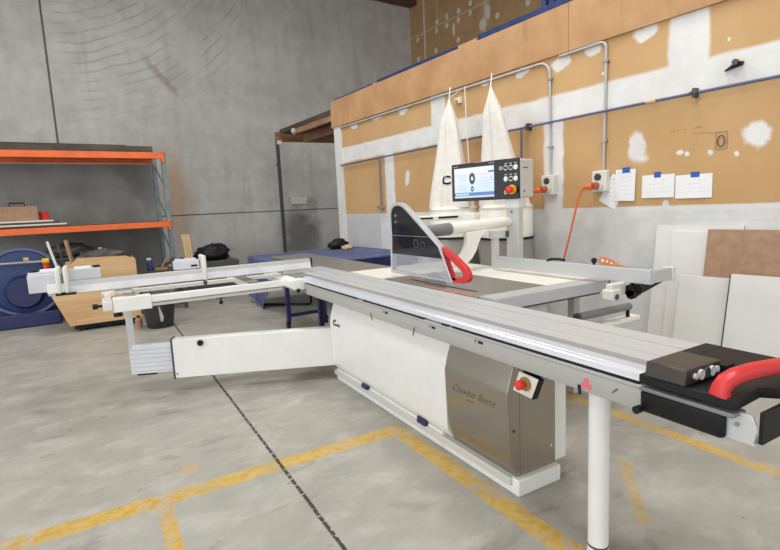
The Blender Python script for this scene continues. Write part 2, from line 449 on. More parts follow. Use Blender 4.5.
# red oxide roof beam where the concrete wall meets the roof
struct('trim_1', MB().box(-4, 10.4, -.35, -.05, 7.32, 7.6), simple('red oxide roof beam', (.13, .05, .04), .6), FR)
# mezzanine deck, its edge boards and blue steel edge
struct('trim_2', MB().box(-4.5, 11.1, -5.23, -.02, 3.20, 3.28), 'darkwood', FW, smooth=False)
fa = MB()
for a, b in ((-4.5, 3.382), (3.388, 7.9), (7.904, 8.52)): fa.box(a, b, -.02, .03, 2.92, 3.385)
struct('trim_3', fa, 'fascia', FW, smooth=False)
rl = MB().box(-4.5, 4.72, -.09, -.02, 3.30, 3.47).box(5.1, 7.0, -.09, -.02, 3.30, 3.45).box(7.15, 8.45, -.09, -.02, 3.30, 3.43)
for s in (1.0, 3.65, 3.75): rl.box(s-.03, s+.03, -.10, -.04, 3.45, 4.5)
struct('trim_4', rl, 'bluep', FW, bevel=.004)
struct('trim_5', MB().box(4.74, 5.08, -.08, -.02, 3.36, 3.44).box(7.02, 7.13, -.08, -.02, 3.36, 3.42), 'fascia', FW)
struct('trim_6', MB().box(8.20, 8.47, -.125, .012, 0, 2.93), 'board', FW)

# ================================================================ TIMBER BEAMS AND POST BY THE RECESS
tag(obj('timber_beam', MB().box(3.79, 8.4, 11.56, 11.66, 3.045, 3.26), 'timber', bevel=.006), 'dark brown timber beam carried on the slim steel post, in front of concrete wall', 'beam')
tag(obj('timber_joist', MB().box(8.53, 10.26, -.10, -.04, 3.08, 3.225), 'timbery', fr=FW, bevel=.004), 'brown timber joist running back from the fascia above the recess, outermost one', 'joist')
tag(obj('timber_joist', MB().box(8.53, 11.0, -.62, -.56, 3.02, 3.2), 'timbery', fr=FW, bevel=.004), 'shaded timber joist inside the recess, behind the outermost joist', 'joist')
p = thing('steel_post', 'slim dark steel post standing in front of the concrete wall under the timber beam', 'post', (3.82, 11.6, 0))
obj('shaft', MB().box(3.785, 3.855, 11.565, 11.635, .012, 3.045), 'steelp', p, bevel=.004)
obj('base_plate', MB().box(3.73, 3.91, 11.51, 11.69, 0, .012), 'steelp', p)
obj('bracket', MB().box(3.80, 3.90, 11.535, 11.565, 2.98, 3.06), 'offwhite', p)
obj('clip', MB().box(3.755, 3.785, 11.58, 11.62, 2.50, 2.54), 'steelp', p)
sp_ = thing('flood_light', 'small pale lamp fixed at the end of the brown timber joist', 'lamp', (10.30, -.06, 3.12), FW)
obj('housing', MB().cyl((10.262, -.06, 3.16), (10.34, -.02, 3.13), .05, .07), 'conduit', sp_)
obj('lens', MB().cyl((10.34, -.02, 3.13), (10.348, -.016, 3.127), .06), 'offwhite', sp_)
wb = thing('wall_box', 'white rectangular electrical box fixed on the concrete wall in the recess', 'electrical box', (5.78, 0, 1.62), FR)
obj('cover', MB().box(5.565, 5.99, -.10, 0, 1.62, 1.82), 'offwhite', wb, bevel=.01)
obj('seam', MB().box(5.58, 5.975, -.102, -.1, 1.718, 1.721), 'conduit', wb)

# ================================================================ ON THE PLASTERBOARD WALL
def conduit(pts, label, clips):
    c = thing('conduit', label, 'conduit', (pts[-1][0], .02, pts[-1][2]), FW)
    obj('tube', MB().tube(pts, .014, 10), 'conduit', c)
    for (s, z) in clips: obj('saddle_clip', MB().box(s-.03, s+.03, 0, .035, z-.012, z+.012), 'galv', c, bevel=.003)
def arc(s0, z0, r, n=6, flip=1):  # quarter bend from running along s into going down
    return [(s0-flip*r*math.sin(PI/2*i/n), .02, z0-r+r*math.cos(PI/2*i/n)) for i in range(n+1)]
conduit([(8.2, .02, 2.885)]+arc(3.75, 2.885, .13)+[(3.615, .02, 1.70)], 'long grey conduit along under the fascia that bends down to the left wall socket', [(3.618, 2.70), (3.615, 2.0), (6.0, 2.885), (7.2, 2.885)])
conduit([(3.50, .02, 2.90)]+arc(3.03, 2.905, .06)+[(2.97, .02, 2.6), (2.985, .02, 1.70)], 'short grey conduit dropping straight down to the right wall socket beside the papers', [(2.97, 2.72), (2.982, 1.98)])
a_ = thing('air_line', 'thin blue compressed air pipe running the length of the plasterboard wall', 'pipe', (4.5, .03, 1.31), FW)
obj('pipe', MB().tube([(-4, .04, 2.265), (1.5, .04, 2.262), (3.05, .04, 2.26), (8.25, .04, 2.225)], .012, 8), 'bluepipe', a_)
obj('drop_pipe', MB().tube([(6.95, .04, 2.23), (6.95, .04, 1.45)], .011, 8), 'bluepipe', a_)
obj('drop_pipe', MB().tube([(4.0, .04, 2.25), (4.0, .04, 1.31)], .011, 8), 'bluepipe', a_)
obj('pipe_clip', MB().box(2.135, 2.165, 0, .06, 2.225, 2.30).box(2.12, 2.18, .03, .07, 2.25, 2.275), 'screw', a_, bevel=.003)
obj('pipe_clip', MB().box(3.88, 3.92, 0, .06, 2.215, 2.29), 'screw', a_, bevel=.003)
obj('coupling', MB().cyl((2.47, .04, 2.262), (2.56, .04, 2.262), .018), 'brass', a_)
obj('outlet_valve', MB().box(6.90, 7.04, .01, .07, 1.42, 1.46), 'galv', a_, bevel=.004)
obj('outlet_valve', MB().box(3.97, 4.03, .01, .07, 1.27, 1.31), 'galv', a_, bevel=.004)

def outlet(s0, s1, z0, z1, label, corded):
    o = thing('power_outlet', label, 'wall socket', ((s0+s1)/2, 0, z0), FW, None)
    sm = (s0+s1)/2; h = z1-z0
    obj('housing', MB().box(s0, s1, 0, .07, z0, z1), 'offwhite', o, bevel=.008)
    obj('switch', MB().annulus((sm+.01, .074, z0+h*.70), (0, 1, 0), .035, .0, .012).box(sm-.0, sm+.02, .07, .09, z0+h*.64, z0+h*.76), 'dark', o)
    pl = obj('plug', MB().cyl((sm, .07, z0+h*.3), (sm+.02, .15, z0+h*.28), .042, .034), simple('red brown plug', (.42, .10, .05), .4), o)
    obj('plug_ring', MB().annulus((sm, .09, z0+h*.3), (0, 1, 0), .046, .03, .025), 'offwhite', pl)
    obj('plug_end', MB().tube([(sm+.02, .15, z0+h*.28), (sm+.06, .16, z0+h*.26), (sm+.12, .14, z0+h*.22)], [.03, .028, .016], 10), 'cord' if corded else 'redb', pl)
outlet(3.535, 3.70, 1.49, 1.705, 'weatherproof wall socket with red plug, on the white strip beside the control panel', True)
outlet(2.925, 3.08, 1.495, 1.70, 'weatherproof wall socket with an orange plug, just left of the pinned papers', True)
def hang(pts, r, label):
    P = [V(q) for q in pts]; out = []
    for i in range(len(P)-1):
        p0, p1, p2, p3 = P[max(i-1, 0)], P[i], P[i+1], P[min(i+2, len(P)-1)]
        for k in range(6):
            t = k/6; out.append(.5*((2*p1)+(p2-p0)*t+(2*p0-5*p1+4*p2-p3)*t*t+(3*p1-p0-3*p2+p3)*t**3))
    out.append(P[-1])
    return tag(obj('extension_cord', MB().tube(out, r, 8), 'cord', fr=FW), label, 'cord')
hang([(3.12, .14, 1.535), (3.17, .14, 1.47), (3.24, .13, 1.25), (3.33, .12, .95), (3.42, .10, .75), (3.66, .08, .5), (3.75, .12, .05), (3.80, .18, .012), (3.95, .22, .012)], .010, 'orange cord hanging from the right wall socket, slanting down the white wall')
hang([(3.74, .14, 1.53), (3.79, .14, 1.47), (3.82, .13, 1.1), (3.86, .12, .7), (3.87, .10, .2), (3.9, .12, .012), (4.05, .16, .012)], .010, 'orange cord dropping straight down behind the control panel column from the left socket')

def paper(c, w, h, rot, label, mat, tape=None, d=.004):
    o = MB(); cs = math.cos(rot); sn = math.sin(rot)
    R = lambda x, z: (c[0]+x*cs-z*sn, 0, c[1]+x*sn+z*cs)
    r = thing('paper_sheet', label, 'paper', (c[0], d, c[1]-h/2), FW)
    o.grid(lambda i, j: V(R((i-.5)*w, (j-.5)*h))+V((0, d+.008*(1-j)*(1-j)*math.sin(i*PI)+.0, 0)), 6, 8)
    bm2 = o.bm; ret = bmesh.ops.extrude_face_region(bm2, geom=bm2.faces[:]); 
    for v in ret['geom']:
        if isinstance(v, bmesh.types.BMVert): v.co.y += .0006
    obj('sheet', o, mat, r)
    if tape: obj('tape', MB().box(tape[0], tape[1], d+.001, d+.0025, tape[2], tape[3]), 'tape', r)
paper((2.885, 1.49), .195, .292, .52, 'tilted white sheet half hidden behind the upright taped page beside the wall socket', 'papert', None, .003)
paper((2.762, 1.545), .20, .295, .03, 'upright printed page with blue tape, overlapping a tilted sheet, next to the wall socket', 'papert', (2.715, 2.79, 1.66, 1.71), .014)
paper((2.456, 1.518), .293, .205, .01, 'landscape drawing held by blue tape, middle of the pinned papers', 'paper', (2.43, 2.49, 1.595, 1.645))
paper((2.152, 1.50), .297, .20, .0, 'landscape drawing held by blue tape, nearest the right edge of the wall', 'paper', (2.105, 2.175, 1.575, 1.62))
b_ = thing('cable_bracket', 'small black clamp bracket screwed high on the white wall joint', 'bracket', (1.88, 0, 2.38), FW)
obj('arm', MB().prism([(1.94, 0, 2.385), (1.82, 0, 2.405), (1.81, 0, 2.43), (1.86, 0, 2.435)], (0, .035, 0)), 'black', b_)
obj('clamp', MB().cyl((1.85, .035, 2.43), (1.85, .07, 2.43), .022), 'screw', b_)
h_ = thing('wall_cutout_box', 'small dark open cutout with a cable ring in the tan wall above the papers', 'electrical box', (1.95, 0, 1.79), FW)
obj('frame', MB().strip([(1.905, 0, 1.785), (1.995, 0, 1.785), (1.995, 0, 1.925), (1.905, 0, 1.925)], [(1.913, 0, 1.79), (1.987, 0, 1.79), (1.987, 0, 1.918), (1.913, 0, 1.918)], (0, .004, 0)), 'mdf', h_)
obj('cable_ring', MB().tube([(1.95+.026*math.cos(t/12*2*PI), .008, 1.85+.045*math.sin(t/12*2*PI)) for t in range(13)], .004, 6), 'dark', h_)
k_ = thing('wall_bracket', 'small off-white bracket fixed on the wall between the two filter bags', 'bracket', (5.05, 0, 2.72), FW)
obj('plate', MB().box(5.0, 5.10, 0, .05, 2.72, 2.79), 'offwhite', k_, bevel=.006)
obj('knob', MB().cyl((5.05, .05, 2.75), (5.05, .09, 2.75), .022), 'brass', k_)

# sheets leaning on the wall
def lean(s0, s1, h, d0, d1, label, mat='board', t=.016, z0=0., skew=0.):
    m = MB().hexa([(s0, d0, z0), (s1, d0, z0), (s1, d0+t, z0), (s0, d0+t, z0), (s0+skew, d1, z0+h), (s1+skew, d1, z0+h), (s1+skew, d1+t, z0+h), (s0+skew, d1+t, z0+h)])
    if isinstance(mat, tuple): pass
    return tag(obj('leaning_board', m, mat, fr=FW, bevel=.001), label, 'board')
lean(1.75, 2.44, 1.17, .16, .01, 'white faced board at the back of the leaning stack, its edge under the left papers')
lean(1.6, 2.29, 1.12, .20, .03, 'white leaning board in front of the backmost board, beside the brown hardboard')
lean(1.25, 1.99, 1.14, .24, .06, 'brown hardboard sheet leaning among the white boards, only its upper part showing', 'mdf')
lean(1.20, 2.16, .755, .28, .14, 'low white board leaning in front of the brown hardboard')
fb = lean(1.15, 1.757, .80, .33, .18, 'front white leaning board with a dark edge, at right of the brown hardboard')
# its dark edge strip
eb = MB().hexa([(1.757, .328, 0), (1.766, .328, 0), (1.766, .348, 0), (1.757, .348, 0), (1.757, .178, .79), (1.766, .178, .79), (1.766, .198, .79), (1.757, .198, .79)])
obj('dark_edge', eb, 'edge', fb)['label'] = 'dark edge strip of the board'

# ================================================================ DUST COLLECTOR
dc = thing('dust_collector', 'twin bag dust collector with tall white filter bags behind the saw', 'dust collector', (3.8, 4.6, 0))
BC = [V((3.76, 4.94, 0)), V((3.95, 4.24, 0))]
BPROF = [(1.0, .004), (.955, .025), (.90, .05), (.80, .095), (.70, .11), (.55, .135), (.40, .17), (.25, .21), (.12, .245), (0, .27)]
def bag_pt(c, tip, lean_, t, a, add=0.):
    for (t1, r1), (t0, r0) in zip(BPROF, BPROF[1:]):
        if t0 <= t <= t1: r = r0+(r1-r0)*(t-t0)/(t1-t0)
    fold = 1+(.22*math.sin(3*a+.6)+.15*math.sin(7*a+1.3)+.06*math.sin(11*a))*min(1, (1-t)*3)*min(1, .35+t)
    rr = r*fold+add
    return (c.x+lean_[0]*t+rr*math.cos(a), c.y+lean_[1]*t+rr*math.sin(a), 1.40+(tip-1.40)*t)
def bag_mesh(c, tip, rb, lean_):
    # pointed cloth bag: tip pinched, wide soft folds towards the base
    seg = 56; m = MB()
    rings = [[m._v(bag_pt(c, tip, lean_, t, 2*PI*i/seg)) for i in range(seg)] for t, r in BPROF]
    for a, b in zip(rings, rings[1:]):
        for i in range(seg): m._f([a[i], a[(i+1) % seg], b[(i+1) % seg], b[i]])
    m._f(rings[0])
    return m
for k, (c, tip, ln_) in enumerate(((BC[0], 2.67, (-.02, .0)), (BC[1], 2.66, (-.19, .0)))):
    fb_ = obj('filter_bag', bag_mesh(c, tip, .27, ln_), 'clothw', dc, angle=80)
    tp = V((c.x+ln_[0], c.y+ln_[1], tip))
    obj('hanging_cord', MB().tube([tp-V((0, 0, .03)), tp+V((.01, 0, .05)), tp+V((.03, .01, .13))], .008, 6), 'clothw', fb_)
    obj('collar', MB().tube([(c.x, c.y, 1.05), (c.x, c.y, 1.08), (c.x, c.y, 1.37), (c.x, c.y, 1.41)], [.285, .29, .29, .275], 36), 'cream', dc)
    obj('clamp_band', MB().annulus((c.x, c.y, 1.375), (0, 0, 1), .294, .27, .02, 36), 'offwhite', dc)
    obj('clamp_band', MB().annulus((c.x, c.y, 1.045), (0, 0, 1), .298, .27, .026, 36), 'black', dc)
    m = MB()
    pr = [(1.045, .28), (.95, .285), (.7, .30), (.45, .30), (.28, .285), (.21, .24), (.20, .05)]
    rr = []
    for (z, r) in pr:
        rr.append([m._v((c.x+r*(1+.03*math.sin(5*2*PI*i/36+z*9)+.02*math.sin(9*2*PI*i/36))*math.cos(2*PI*i/36), c.y+r*(1+.03*math.sin(5*2*PI*i/36+z*9))*math.sin(2*PI*i/36), z)) for i in range(36)])
    for a, b in zip(rr, rr[1:]):
        for i in range(36): m._f([a[i], a[(i+1) % 36], b[(i+1) % 36], b[i]])
    m._f(rr[-1])
    obj('collection_bag', m, 'plasticbag', dc)
# printed letter on the left bag
lt = MB(); lt.text('C', .135, I4, 0, .002, 'LEFT', .004)
for v_ in lt.bm.verts:
    x_, y_, z_ = v_.co
    v_.co = V(bag_pt(BC[0], 2.67, (-.02, .0), (1.675+y_-1.40)/1.27, math.radians(196)+x_/.17, .010+z_))
obj('printed_letter', lt, 'black', dc)
obj('collar_bridge', MB().box(3.70, 3.92, 4.5, 4.7, 1.14, 1.33), 'cream', dc, bevel=.01)
obj('hanging_cord', MB().tube([(3.76, 4.94, 2.68), (3.80, 4.72, 2.76), (3.80, 4.70, 2.2), (3.82, 4.66, 1.40)], .007, 6), 'clothw', dc)
obj('base', MB().box(3.50, 4.12, 3.95, 5.25, .10, .18), 'whiteg', dc, bevel=.01)
for x in (3.56, 4.06):
    for y in (4.02, 5.18):
        obj('leg', MB().cyl((x, y, .18), (x, y, 1.12), .02), 'whiteg', dc)
        w = obj('caster', MB().cyl((x-.02, y, .05), (x+.02, y, .05), .05), 'black', dc)

# ================================================================ THE PANEL SAW
S = thing('panel_saw', 'large white and aluminium sliding table panel saw filling the middle of the workshop', 'panel saw', (2.2, 2.8, 0))
def prof(pts, y0, y1): return [(x, y0, z) for x, z in pts], (0, y1-y0, 0)
# machine base
bs = obj('base', MB().box(1.655, 2.55, 2.35, 3.88, 0, .10).box(1.655, 1.95, 1.715, 2.349, 0, .085), 'white', S, bevel=.006)
obj('base_rail', MB().box(1.640, 1.668, 1.76, 3.90, .045, .085), 'whiteg', bs, bevel=.004)
obj('wedge', MB().prism([(1.630, 3.28, .085), (1.66, 3.28, .085), (1.66, 3.28, .115), (1.634, 3.28, .115)], (0, .09, 0)), 'navy', bs)
obj('wedge', MB().prism([(1.630, 2.50, .085), (1.66, 2.50, .085), (1.66, 2.50, .125), (1.634, 2.50, .125)], (0, .09, 0)), 'navy', bs)
obj('machine_body', MB().box(1.74, 2.55, 2.35, 3.87, .10, .80).box(1.74, 1.97, 1.775, 2.349, .085, .73), 'whiteg', S, bevel=.006)
def rprof(c0):
    p = [(1.75, .728), (1.690, .728), (1.683, .720)]
    q = [V((1.683, .720)), V((1.655, .640)), V((1.622, .565)), V((1.620, .50))]   # soft roll into the face
    for i in range(1, 9):
        t = i/8; p.append(tuple(q[0]*(1-t)**3+q[1]*3*t*(1-t)**2+q[2]*3*t*t*(1-t)+q[3]*t**3))
    return p+[(1.624, .17), (1.630, .15), (1.66, .105), (1.75, .105)]
sp = MB().prism(*prof(rprof(0), 2.255, 3.885))
side = obj('side_panel', sp, 'white', S, bevel=.004)
lg = MB(); mt = frame((1.6195, 3.815, .495), (0, -1, 0), (0, 0, 1))
lg.text('C', .066, mt, .12, .001, 'LEFT', .004); obj('round_logo', lg, 'blackg', side)['label'] = 'black letter emblem'
lg = MB(); lg.text('asolin', .034, frame((1.6195, 3.762, .496), (0, -1, 0), (0, 0, 1)), .1, .001, 'LEFT', .001); obj('logo_lettering', lg, 'dark', side)
st_ = [(1.75, .727), (1.688, .727), (1.624, .548), (1.617, .528), (1.617, .51), (1.632, .20), (1.638, .18), (1.672, .086), (1.75, .086)]
cov = obj('stainless_cover', MB().prism(*prof(st_, 1.75, 2.25)), 'stainless', S, bevel=.003)
obj('end_panel', MB().box(1.70, 1.945, 1.748, 1.76, .086, .70), 'stainless', cov)
obj('latch', MB().cyl((1.91, 1.742, .19), (1.91, 1.749, .19), .009), 'chrome', cov)
obj('rivet', MB().cyl((1.66, 1.747, .33), (1.66, 1.751, .33), .006), 'black', cov)
obj('flank_panel', MB().box(1.95, 2.04, 1.76, 1.775, .086, .72), 'white', S, bevel=.002)
sc1 = MB(); mt = frame((1.6203, 2.195, .42), (0, -1, .03), (-.0484, 0, 1))
sc1.text('Clandus Bette', .062, mt, .5, .0008, 'LEFT', -.0012); obj('script_lettering', sc1, simple('engraved dark lettering', (.10, .085, .07), .5), cov)['label'] = 'dark cursive script'
sc2 = MB(); sc2.text('astra', .026, frame((1.6217, 2.07, .392), (0, -1, .03), (-.0484, 0, 1)), .45, .001); obj('small_lettering', sc2, 'grey', cov)

# sliding table extrusion
def carr():
    p = [(1.96, .87), (1.854, .87), (1.854, .861), (1.846, .861), (1.846, .87), (1.714, .87), (1.714, .867), (1.708, .867), (1.708, .87), (1.632, .87), (1.618, .863), (1.600, .863)]
    return p+[(1.585, .866), (1.562, .8645), (1.545, .860), (1.542, .8575), (1.536, .8565), (1.524, .849), (1.522, .8465), (1.517, .8455), (1.511, .839), (1.51, .834), (1.53, .834), (1.53, .82), (1.96, .80)]
P_, v_ = prof(carr(), .93, 4.86)
cb = MB().prism(P_, v_)
ct = obj('sliding_table', cb, 'aluy', S, angle=25)
obj('crease_shade_strip', MB().box(1.586, 1.630, .934, 4.855, .860, .8695), alu('crease shade grey', (.36, .36, .365), .45, 'y', .3), ct)  # darker grey strip put in for the dark crease shade above the nose
# bright rounded nose, a strip of its own
nose = [(1.584, .8668), (1.562, .8658), (1.5445, .861), (1.5415, .8585), (1.5355, .8572), (1.5235, .8497), (1.5215, .8472), (1.5165, .8460), (1.5102, .8395), (1.5095, .8345), (1.515, .8345), (1.53, .845), (1.56, .857), (1.584, .858)]
obj('nose_strip', MB().prism(*prof(nose, .932, 4.858)), 'alubright', ct, angle=20)
bm_ = [(1.507, .823), (1.507, .738), (1.512, .730), (1.90, .730), (1.90, .815), (1.53, .823)]
gb = obj('guide_beam', MB().prism(*prof(bm_, .97, 4.10)), 'beamgrey', S, bevel=.003)
obj('beam_line', MB().box(1.5062, 1.508, .975, 4.09, .8085, .8105), 'grey', gb)
dk = MB()
for a, b in ((3.18, 4.08), (2.32, 2.98), (1.0, 2.02)): dk.box(1.505, 1.53, a, b, .826, .832)
obj('dark_slot', dk, 'black', gb)
for y in (3.12, 2.96, 2.28, 2.06): obj('slot_plug', MB().box(1.504, 1.52, y, y+.05, .824, .8335), 'black', gb)
for y in (2.68, 1.785, 2.17): obj('sensor_slot', MB().box(1.5045, 1.508, y, y+.055, .788, .800).mat(1).box(1.504, 1.5075, y+.035, y+.045, .789, .799), ['black', 'lampbtn'], gb)
obj('scribe_mark', MB().obox((1.506, 2.90, .735), (.003, 0, 0), (0, .006, 0), (0, .02, .045)), 'black', gb)
obj('scribe_mark', MB().obox((1.506, 2.385, .735), (.003, 0, 0), (0, .007, 0), (0, -.02, .05)), 'black', gb)
# red trefoil sticker, scratches
tf = MB()
for a in (90, 210, 330):
    c = V((1.5055, 1.205+.014*math.cos(math.radians(a)), .763+.014*math.sin(math.radians(a))))
    tf.cyl(c, c+V((.0025, 0, 0)), .012, seg=14)
obj('round_sticker', tf, 'pink', gb)['label'] = 'small red sticker of three lobes'
obj('black_tie', MB().obox((1.505, 1.235, .735), (.004, 0, 0), (0, .011, 0), (0, .004, .035)), 'black', gb)
obj('scratch_mark', MB().obox((1.506, 1.085, .775), (.002, 0, 0), (0, .006, 0), (0, -.02, .02)), 'dark', gb)

# end cap, control box, handle
ec = obj('end_cap', MB().prism([(1.468, .972, .846), (1.468, .682, .846), (1.62, .69, .846), (1.70, .60, .846), (1.97, .60, .846), (1.97, .972, .846)], (0, 0, .030)), 'black', S, bevel=.004)
obj('back_lip', MB().box(1.72, 1.968, .968, 1.03, .8705, .877), 'black', ec, bevel=.002)
obj('side_skirt', MB().prism([(1.472, .972, .758), (1.480, .972, .745), (1.56, .972, .745), (1.56, .972, .824), (1.472, .972, .824)], (0, -.255, 0)), 'black', ec, bevel=.012)
obj('upper_lip', MB().box(1.462, 1.53, .685, .968, .824, .836), 'grey', ec, bevel=.003)
obj('side_knob', MB().cyl((1.445, .965, .760), (1.468, .965, .760), .013).cyl((1.465, .965, .760), (1.49, .965, .760), .007), 'black', ec)
fl = obj('end_flange', MB().prism([(1.495, .745, .835), (1.495, .655, .835), (1.495, .640, .80), (1.495, .648, .755), (1.495, .745, .752)], (.012, 0, 0)).box(1.495, 1.56, .645, .745, .750, .757), 'aluy', ec, bevel=.002)
obj('flange_bolt', MB().cyl((1.489, .69, .80), (1.496, .69, .80), .006), 'galv', fl)
obj('end_plate', MB().box(1.51, 1.90, .632, .642, .755, .846), 'black', ec)
bx_ = obj('control_box', MB().prism([(1.458, .945, .878), (1.65, .945, .878), (1.65, .945, .926), (1.464, .945, .926)], (0, -.128, 0)), simple('brown black satin', (.038, .029, .024), .32, 0, .15), ec, bevel=.004)
obj('box_shelf', MB().box(1.651, 1.70, .80, .86, .876, .908), 'black', ec)
for x, r, mm in ((1.507, .005, 'lampbtn'), (1.537, .012, 'lampbtn'), (1.567, .012, 'dark'), (1.597, .012, 'lampbtn'), (1.624, .006, 'lampbtn')):
    obj('push_button', MB().cyl((x, .818, .902), (x, .811, .902), r).annulus((x, .814, .902), (0, 1, 0), r+.004, r*.8, .008, 20), mm, ec)
hp = [(1.482, .732, .874), (1.483, .730, .895), (1.495, .724, .915), (1.53, .714, .928), (1.60, .697, .935), (1.74, .662, .936), (1.80, .647, .925), (1.83, .64, .905), (1.835, .638, .876)]
hm = MB(); rings = []
for i, q in enumerate(hp):
    q = V(q); t = (V(hp[min(i+1, 8)])-V(hp[max(i-1, 0)])).normalized(); w = V((-t.y*0+.14, .99, 0)); w = (w-t*w.dot(t)).normalized(); u = t.cross(w)
    wd_ = .028 if i in (0, 8) else .024; hh = .019
    rings.append([hm._v(q+w*wd_*math.copysign(abs(math.cos(a))**.6, math.cos(a))+u*hh*math.copysign(abs(math.sin(a))**.6, math.sin(a))) for a in [2*PI*k/16 for k in range(16)]])
for a, b in zip(rings, rings[1:]):
    for i in range(16): hm._f([a[i], a[(i+1) % 16], b[(i+1) % 16], b[i]])
hm._f(rings[0]); hm._f(rings[-1])
obj('push_handle', hm, 'red', ec, angle=60)['label'] = 'red plastic handle'

# support column
sc_ = obj('support_column', MB().tube([(1.64, 1.25, .045), (1.64, 1.25, .730)], .040, 32), 'white', S)
obj('foot_ring', MB().cyl((1.64, 1.25, .036), (1.64, 1.25, .046), .0405, seg=32), 'dark', sc_)
obj('foot', MB().tube([(1.64, 1.25, 0), (1.64, 1.25, .036)], [.043, .040], 32), 'white', sc_)

# emergency stop under the beam
ax = V((0, -.96, -.1)); up = V((0, -.12, .95)); nrm = V((-1, 0, 0))
es = obj('emergency_stop', MB().obox((1.556, 1.540, .652), (.03, 0, 0), (0, -.108, -.012), (0, -.040, .098)), 'black', S, bevel=.003)
obj('stop_plate', MB().obox((1.5375, 1.545, .655), (.006, 0, 0), (0, -.112, -.008), (0, -.040, .098)), 'offwhite', es, bevel=.003)
obj('stop_ring', MB().cyl((1.534, 1.540, .662), (1.526, 1.540, .662), .031), simple('old brass ring', (.35, .22, .06), .4), es)
obj('stop_button', MB().tube([(1.53, 1.540, .662), (1.512, 1.543, .662), (1.505, 1.544, .662), (1.492, 1.546, .662), (1.488, 1.546, .662)], [.012, .014, .022, .022, .015], 20), 'redb', es)
obj('bracket', MB().box(1.58, 1.70, 1.50, 1.60, .69, .73).tube([(1.60, 1.50, .70), (1.66, 1.45, .71), (1.70, 1.44, .72)], .012, 8), 'black', es)

# tables
sw = obj('saw_table', MB().box(1.985, 2.61, 2.40, 3.56, .825, .868), 'castiron', S, bevel=.003)
obj('blade_slot', MB().box(2.10, 2.125, 2.55, 3.35, .8682, .8688), 'black', sw)
obj('red_reflection', MB().box(1.990, 2.035, 2.46, 3.02, .8682, .8692), simple('painted red reflection', (.44, .17, .145), .35), sw)['label'] = 'red handle reflection painted as a thin strip along the table edge'  # reflection of the red guard handle, painted as a thin strip
et = obj('extension_table', MB().box(2.615, 3.07, 2.40, 4.20, .83, .868).box(1.985, 2.613, 3.565, 4.20, .83, .868), 'cream', S, bevel=.004)
obj('edge_strip', MB().box(3.07, 3.082, 2.40, 4.20, .83, .869), 'whiteg', et)
for (x, y) in ((2.98, 2.5), (2.98, 4.1)):
    obj('table_leg', MB().box(x-.03, x+.03, y-.03, y+.03, 0, .83), 'whiteg', S, bevel=.003)
# blade
obj('saw_blade', MB().cyl((2.110, 3.02, .80), (2.114, 3.02, .80), .155, seg=60), 'galv', S)

# rip fence rail and fence
rr = obj('rip_rail', MB().box(2.0, 3.04, 2.25, 2.395, .797, .872), 'alux', S, bevel=.004)
obj('rail_top', MB().box(2.0, 3.04, 2.252, 2.395, .8725, .8735), 'alux', rr)
obj('rail_cap', MB().box(3.04, 3.055, 2.25, 2.395, .797, .872), 'black', rr, bevel=.004)
obj('under_channel', MB().box(2.25, 3.0, 2.29, 2.37, .777, .797), 'dark', rr)
rf = obj('rip_fence', MB().box(2.90, 2.945, 1.86, 3.30, .897, .990), 'aluy', S, bevel=.003)
obj('fence_top_slot', MB().box(2.915, 2.93, 1.88, 3.28, .9902, .9910), 'grey', rf)
obj('fence_extension', MB().box(2.946, 3.13, 1.86, 1.93, .902, .982), 'alux', rf, bevel=.004)
obj('extension_cap', MB().box(3.13, 3.165, 1.855, 1.935, .898, .985), 'offwhite', rf, bevel=.006)
obj('wedge_brace', MB().prism([(2.86, 1.90, .90), (3.14, 1.90, .90), (2.90, 1.90, .845)], (0, .04, 0)), 'black', rf)
obj('fence_bracket', MB().box(2.75, 2.90, 2.02, 2.06, .825, .90).box(2.74, 2.83, 2.00, 2.08, .795, .865), 'offwhite', rf, bevel=.008)
obj('bracket_bolt', MB().cyl((2.78, 1.995, .82), (2.78, 2.005, .82), .018), 'dark', rf)
gk = MB().cyl((2.90, 2.0, .845), (3.0, 2.0, .845), .036).cyl((2.90, 1.99, .82), (2.93, 1.99, .82), .03)
for k in range(10):
    a = 2*PI*k/10; gk.box(2.935, 2.975, 2.0+.038*math.cos(a)-.007, 2.0+.038*math.cos(a)+.007, .845+.038*math.sin(a)-.007, .845+.038*math.sin(a)+.007)
obj('adjuster_knob', gk, 'black', rf)
obj('clamp_lever', MB().tube([(2.90, 2.68, .99), (2.91, 2.66, 1.003), (2.92, 2.58, 1.008), (2.92, 2.53, 1.002)], .009, 8), 'black', rf)
obj('clamp_knob', MB().cyl((2.92, 2.28, .99), (2.92, 2.28, 1.005), .008).ball((2.92, 2.28, 1.018), .02), 'black', rf)
gr = obj('guide_bar', MB().cyl((2.73, 2.25, .655), (3.27, 2.25, .655), .027), 'grey', S)
obj('bar_end', MB().cyl((2.71, 2.25, .655), (2.732, 2.25, .655), .029), 'dark', gr)
obj('bar_bracket', MB().box(3.245, 3.262, 2.24, 2.26, .575, .63), 'black', gr)
obj('ledge', MB().box(2.78, 3.36, 2.22, 2.30, .55, .58), 'cream', S, bevel=.004)

# overhead guard on its tubular arm
gy = [(3.62, .905), (3.605, 1.20), (3.60, 1.40), (3.585, 1.435), (3.555, 1.462), (3.51, 1.475), (3.455, 1.476), (3.40, 1.463), (3.345, 1.435), (2.914, 1.148), (2.775, .905)]
cy_ = sum(a for a, b in gy)/len(gy); cz_ = 1.15
inn = []
for i, (y, z) in enumerate(gy):
    d = V((cy_-y, cz_-z)); d.normalize(); inn.append((y+d.x*.026, z+d.y*.026))
gd = obj('blade_guard', MB().strip([(2.085, y, z) for y, z in gy], [(2.085, y, z) for y, z in inn], (.045, 0, 0)), 'alux', S, bevel=.003)
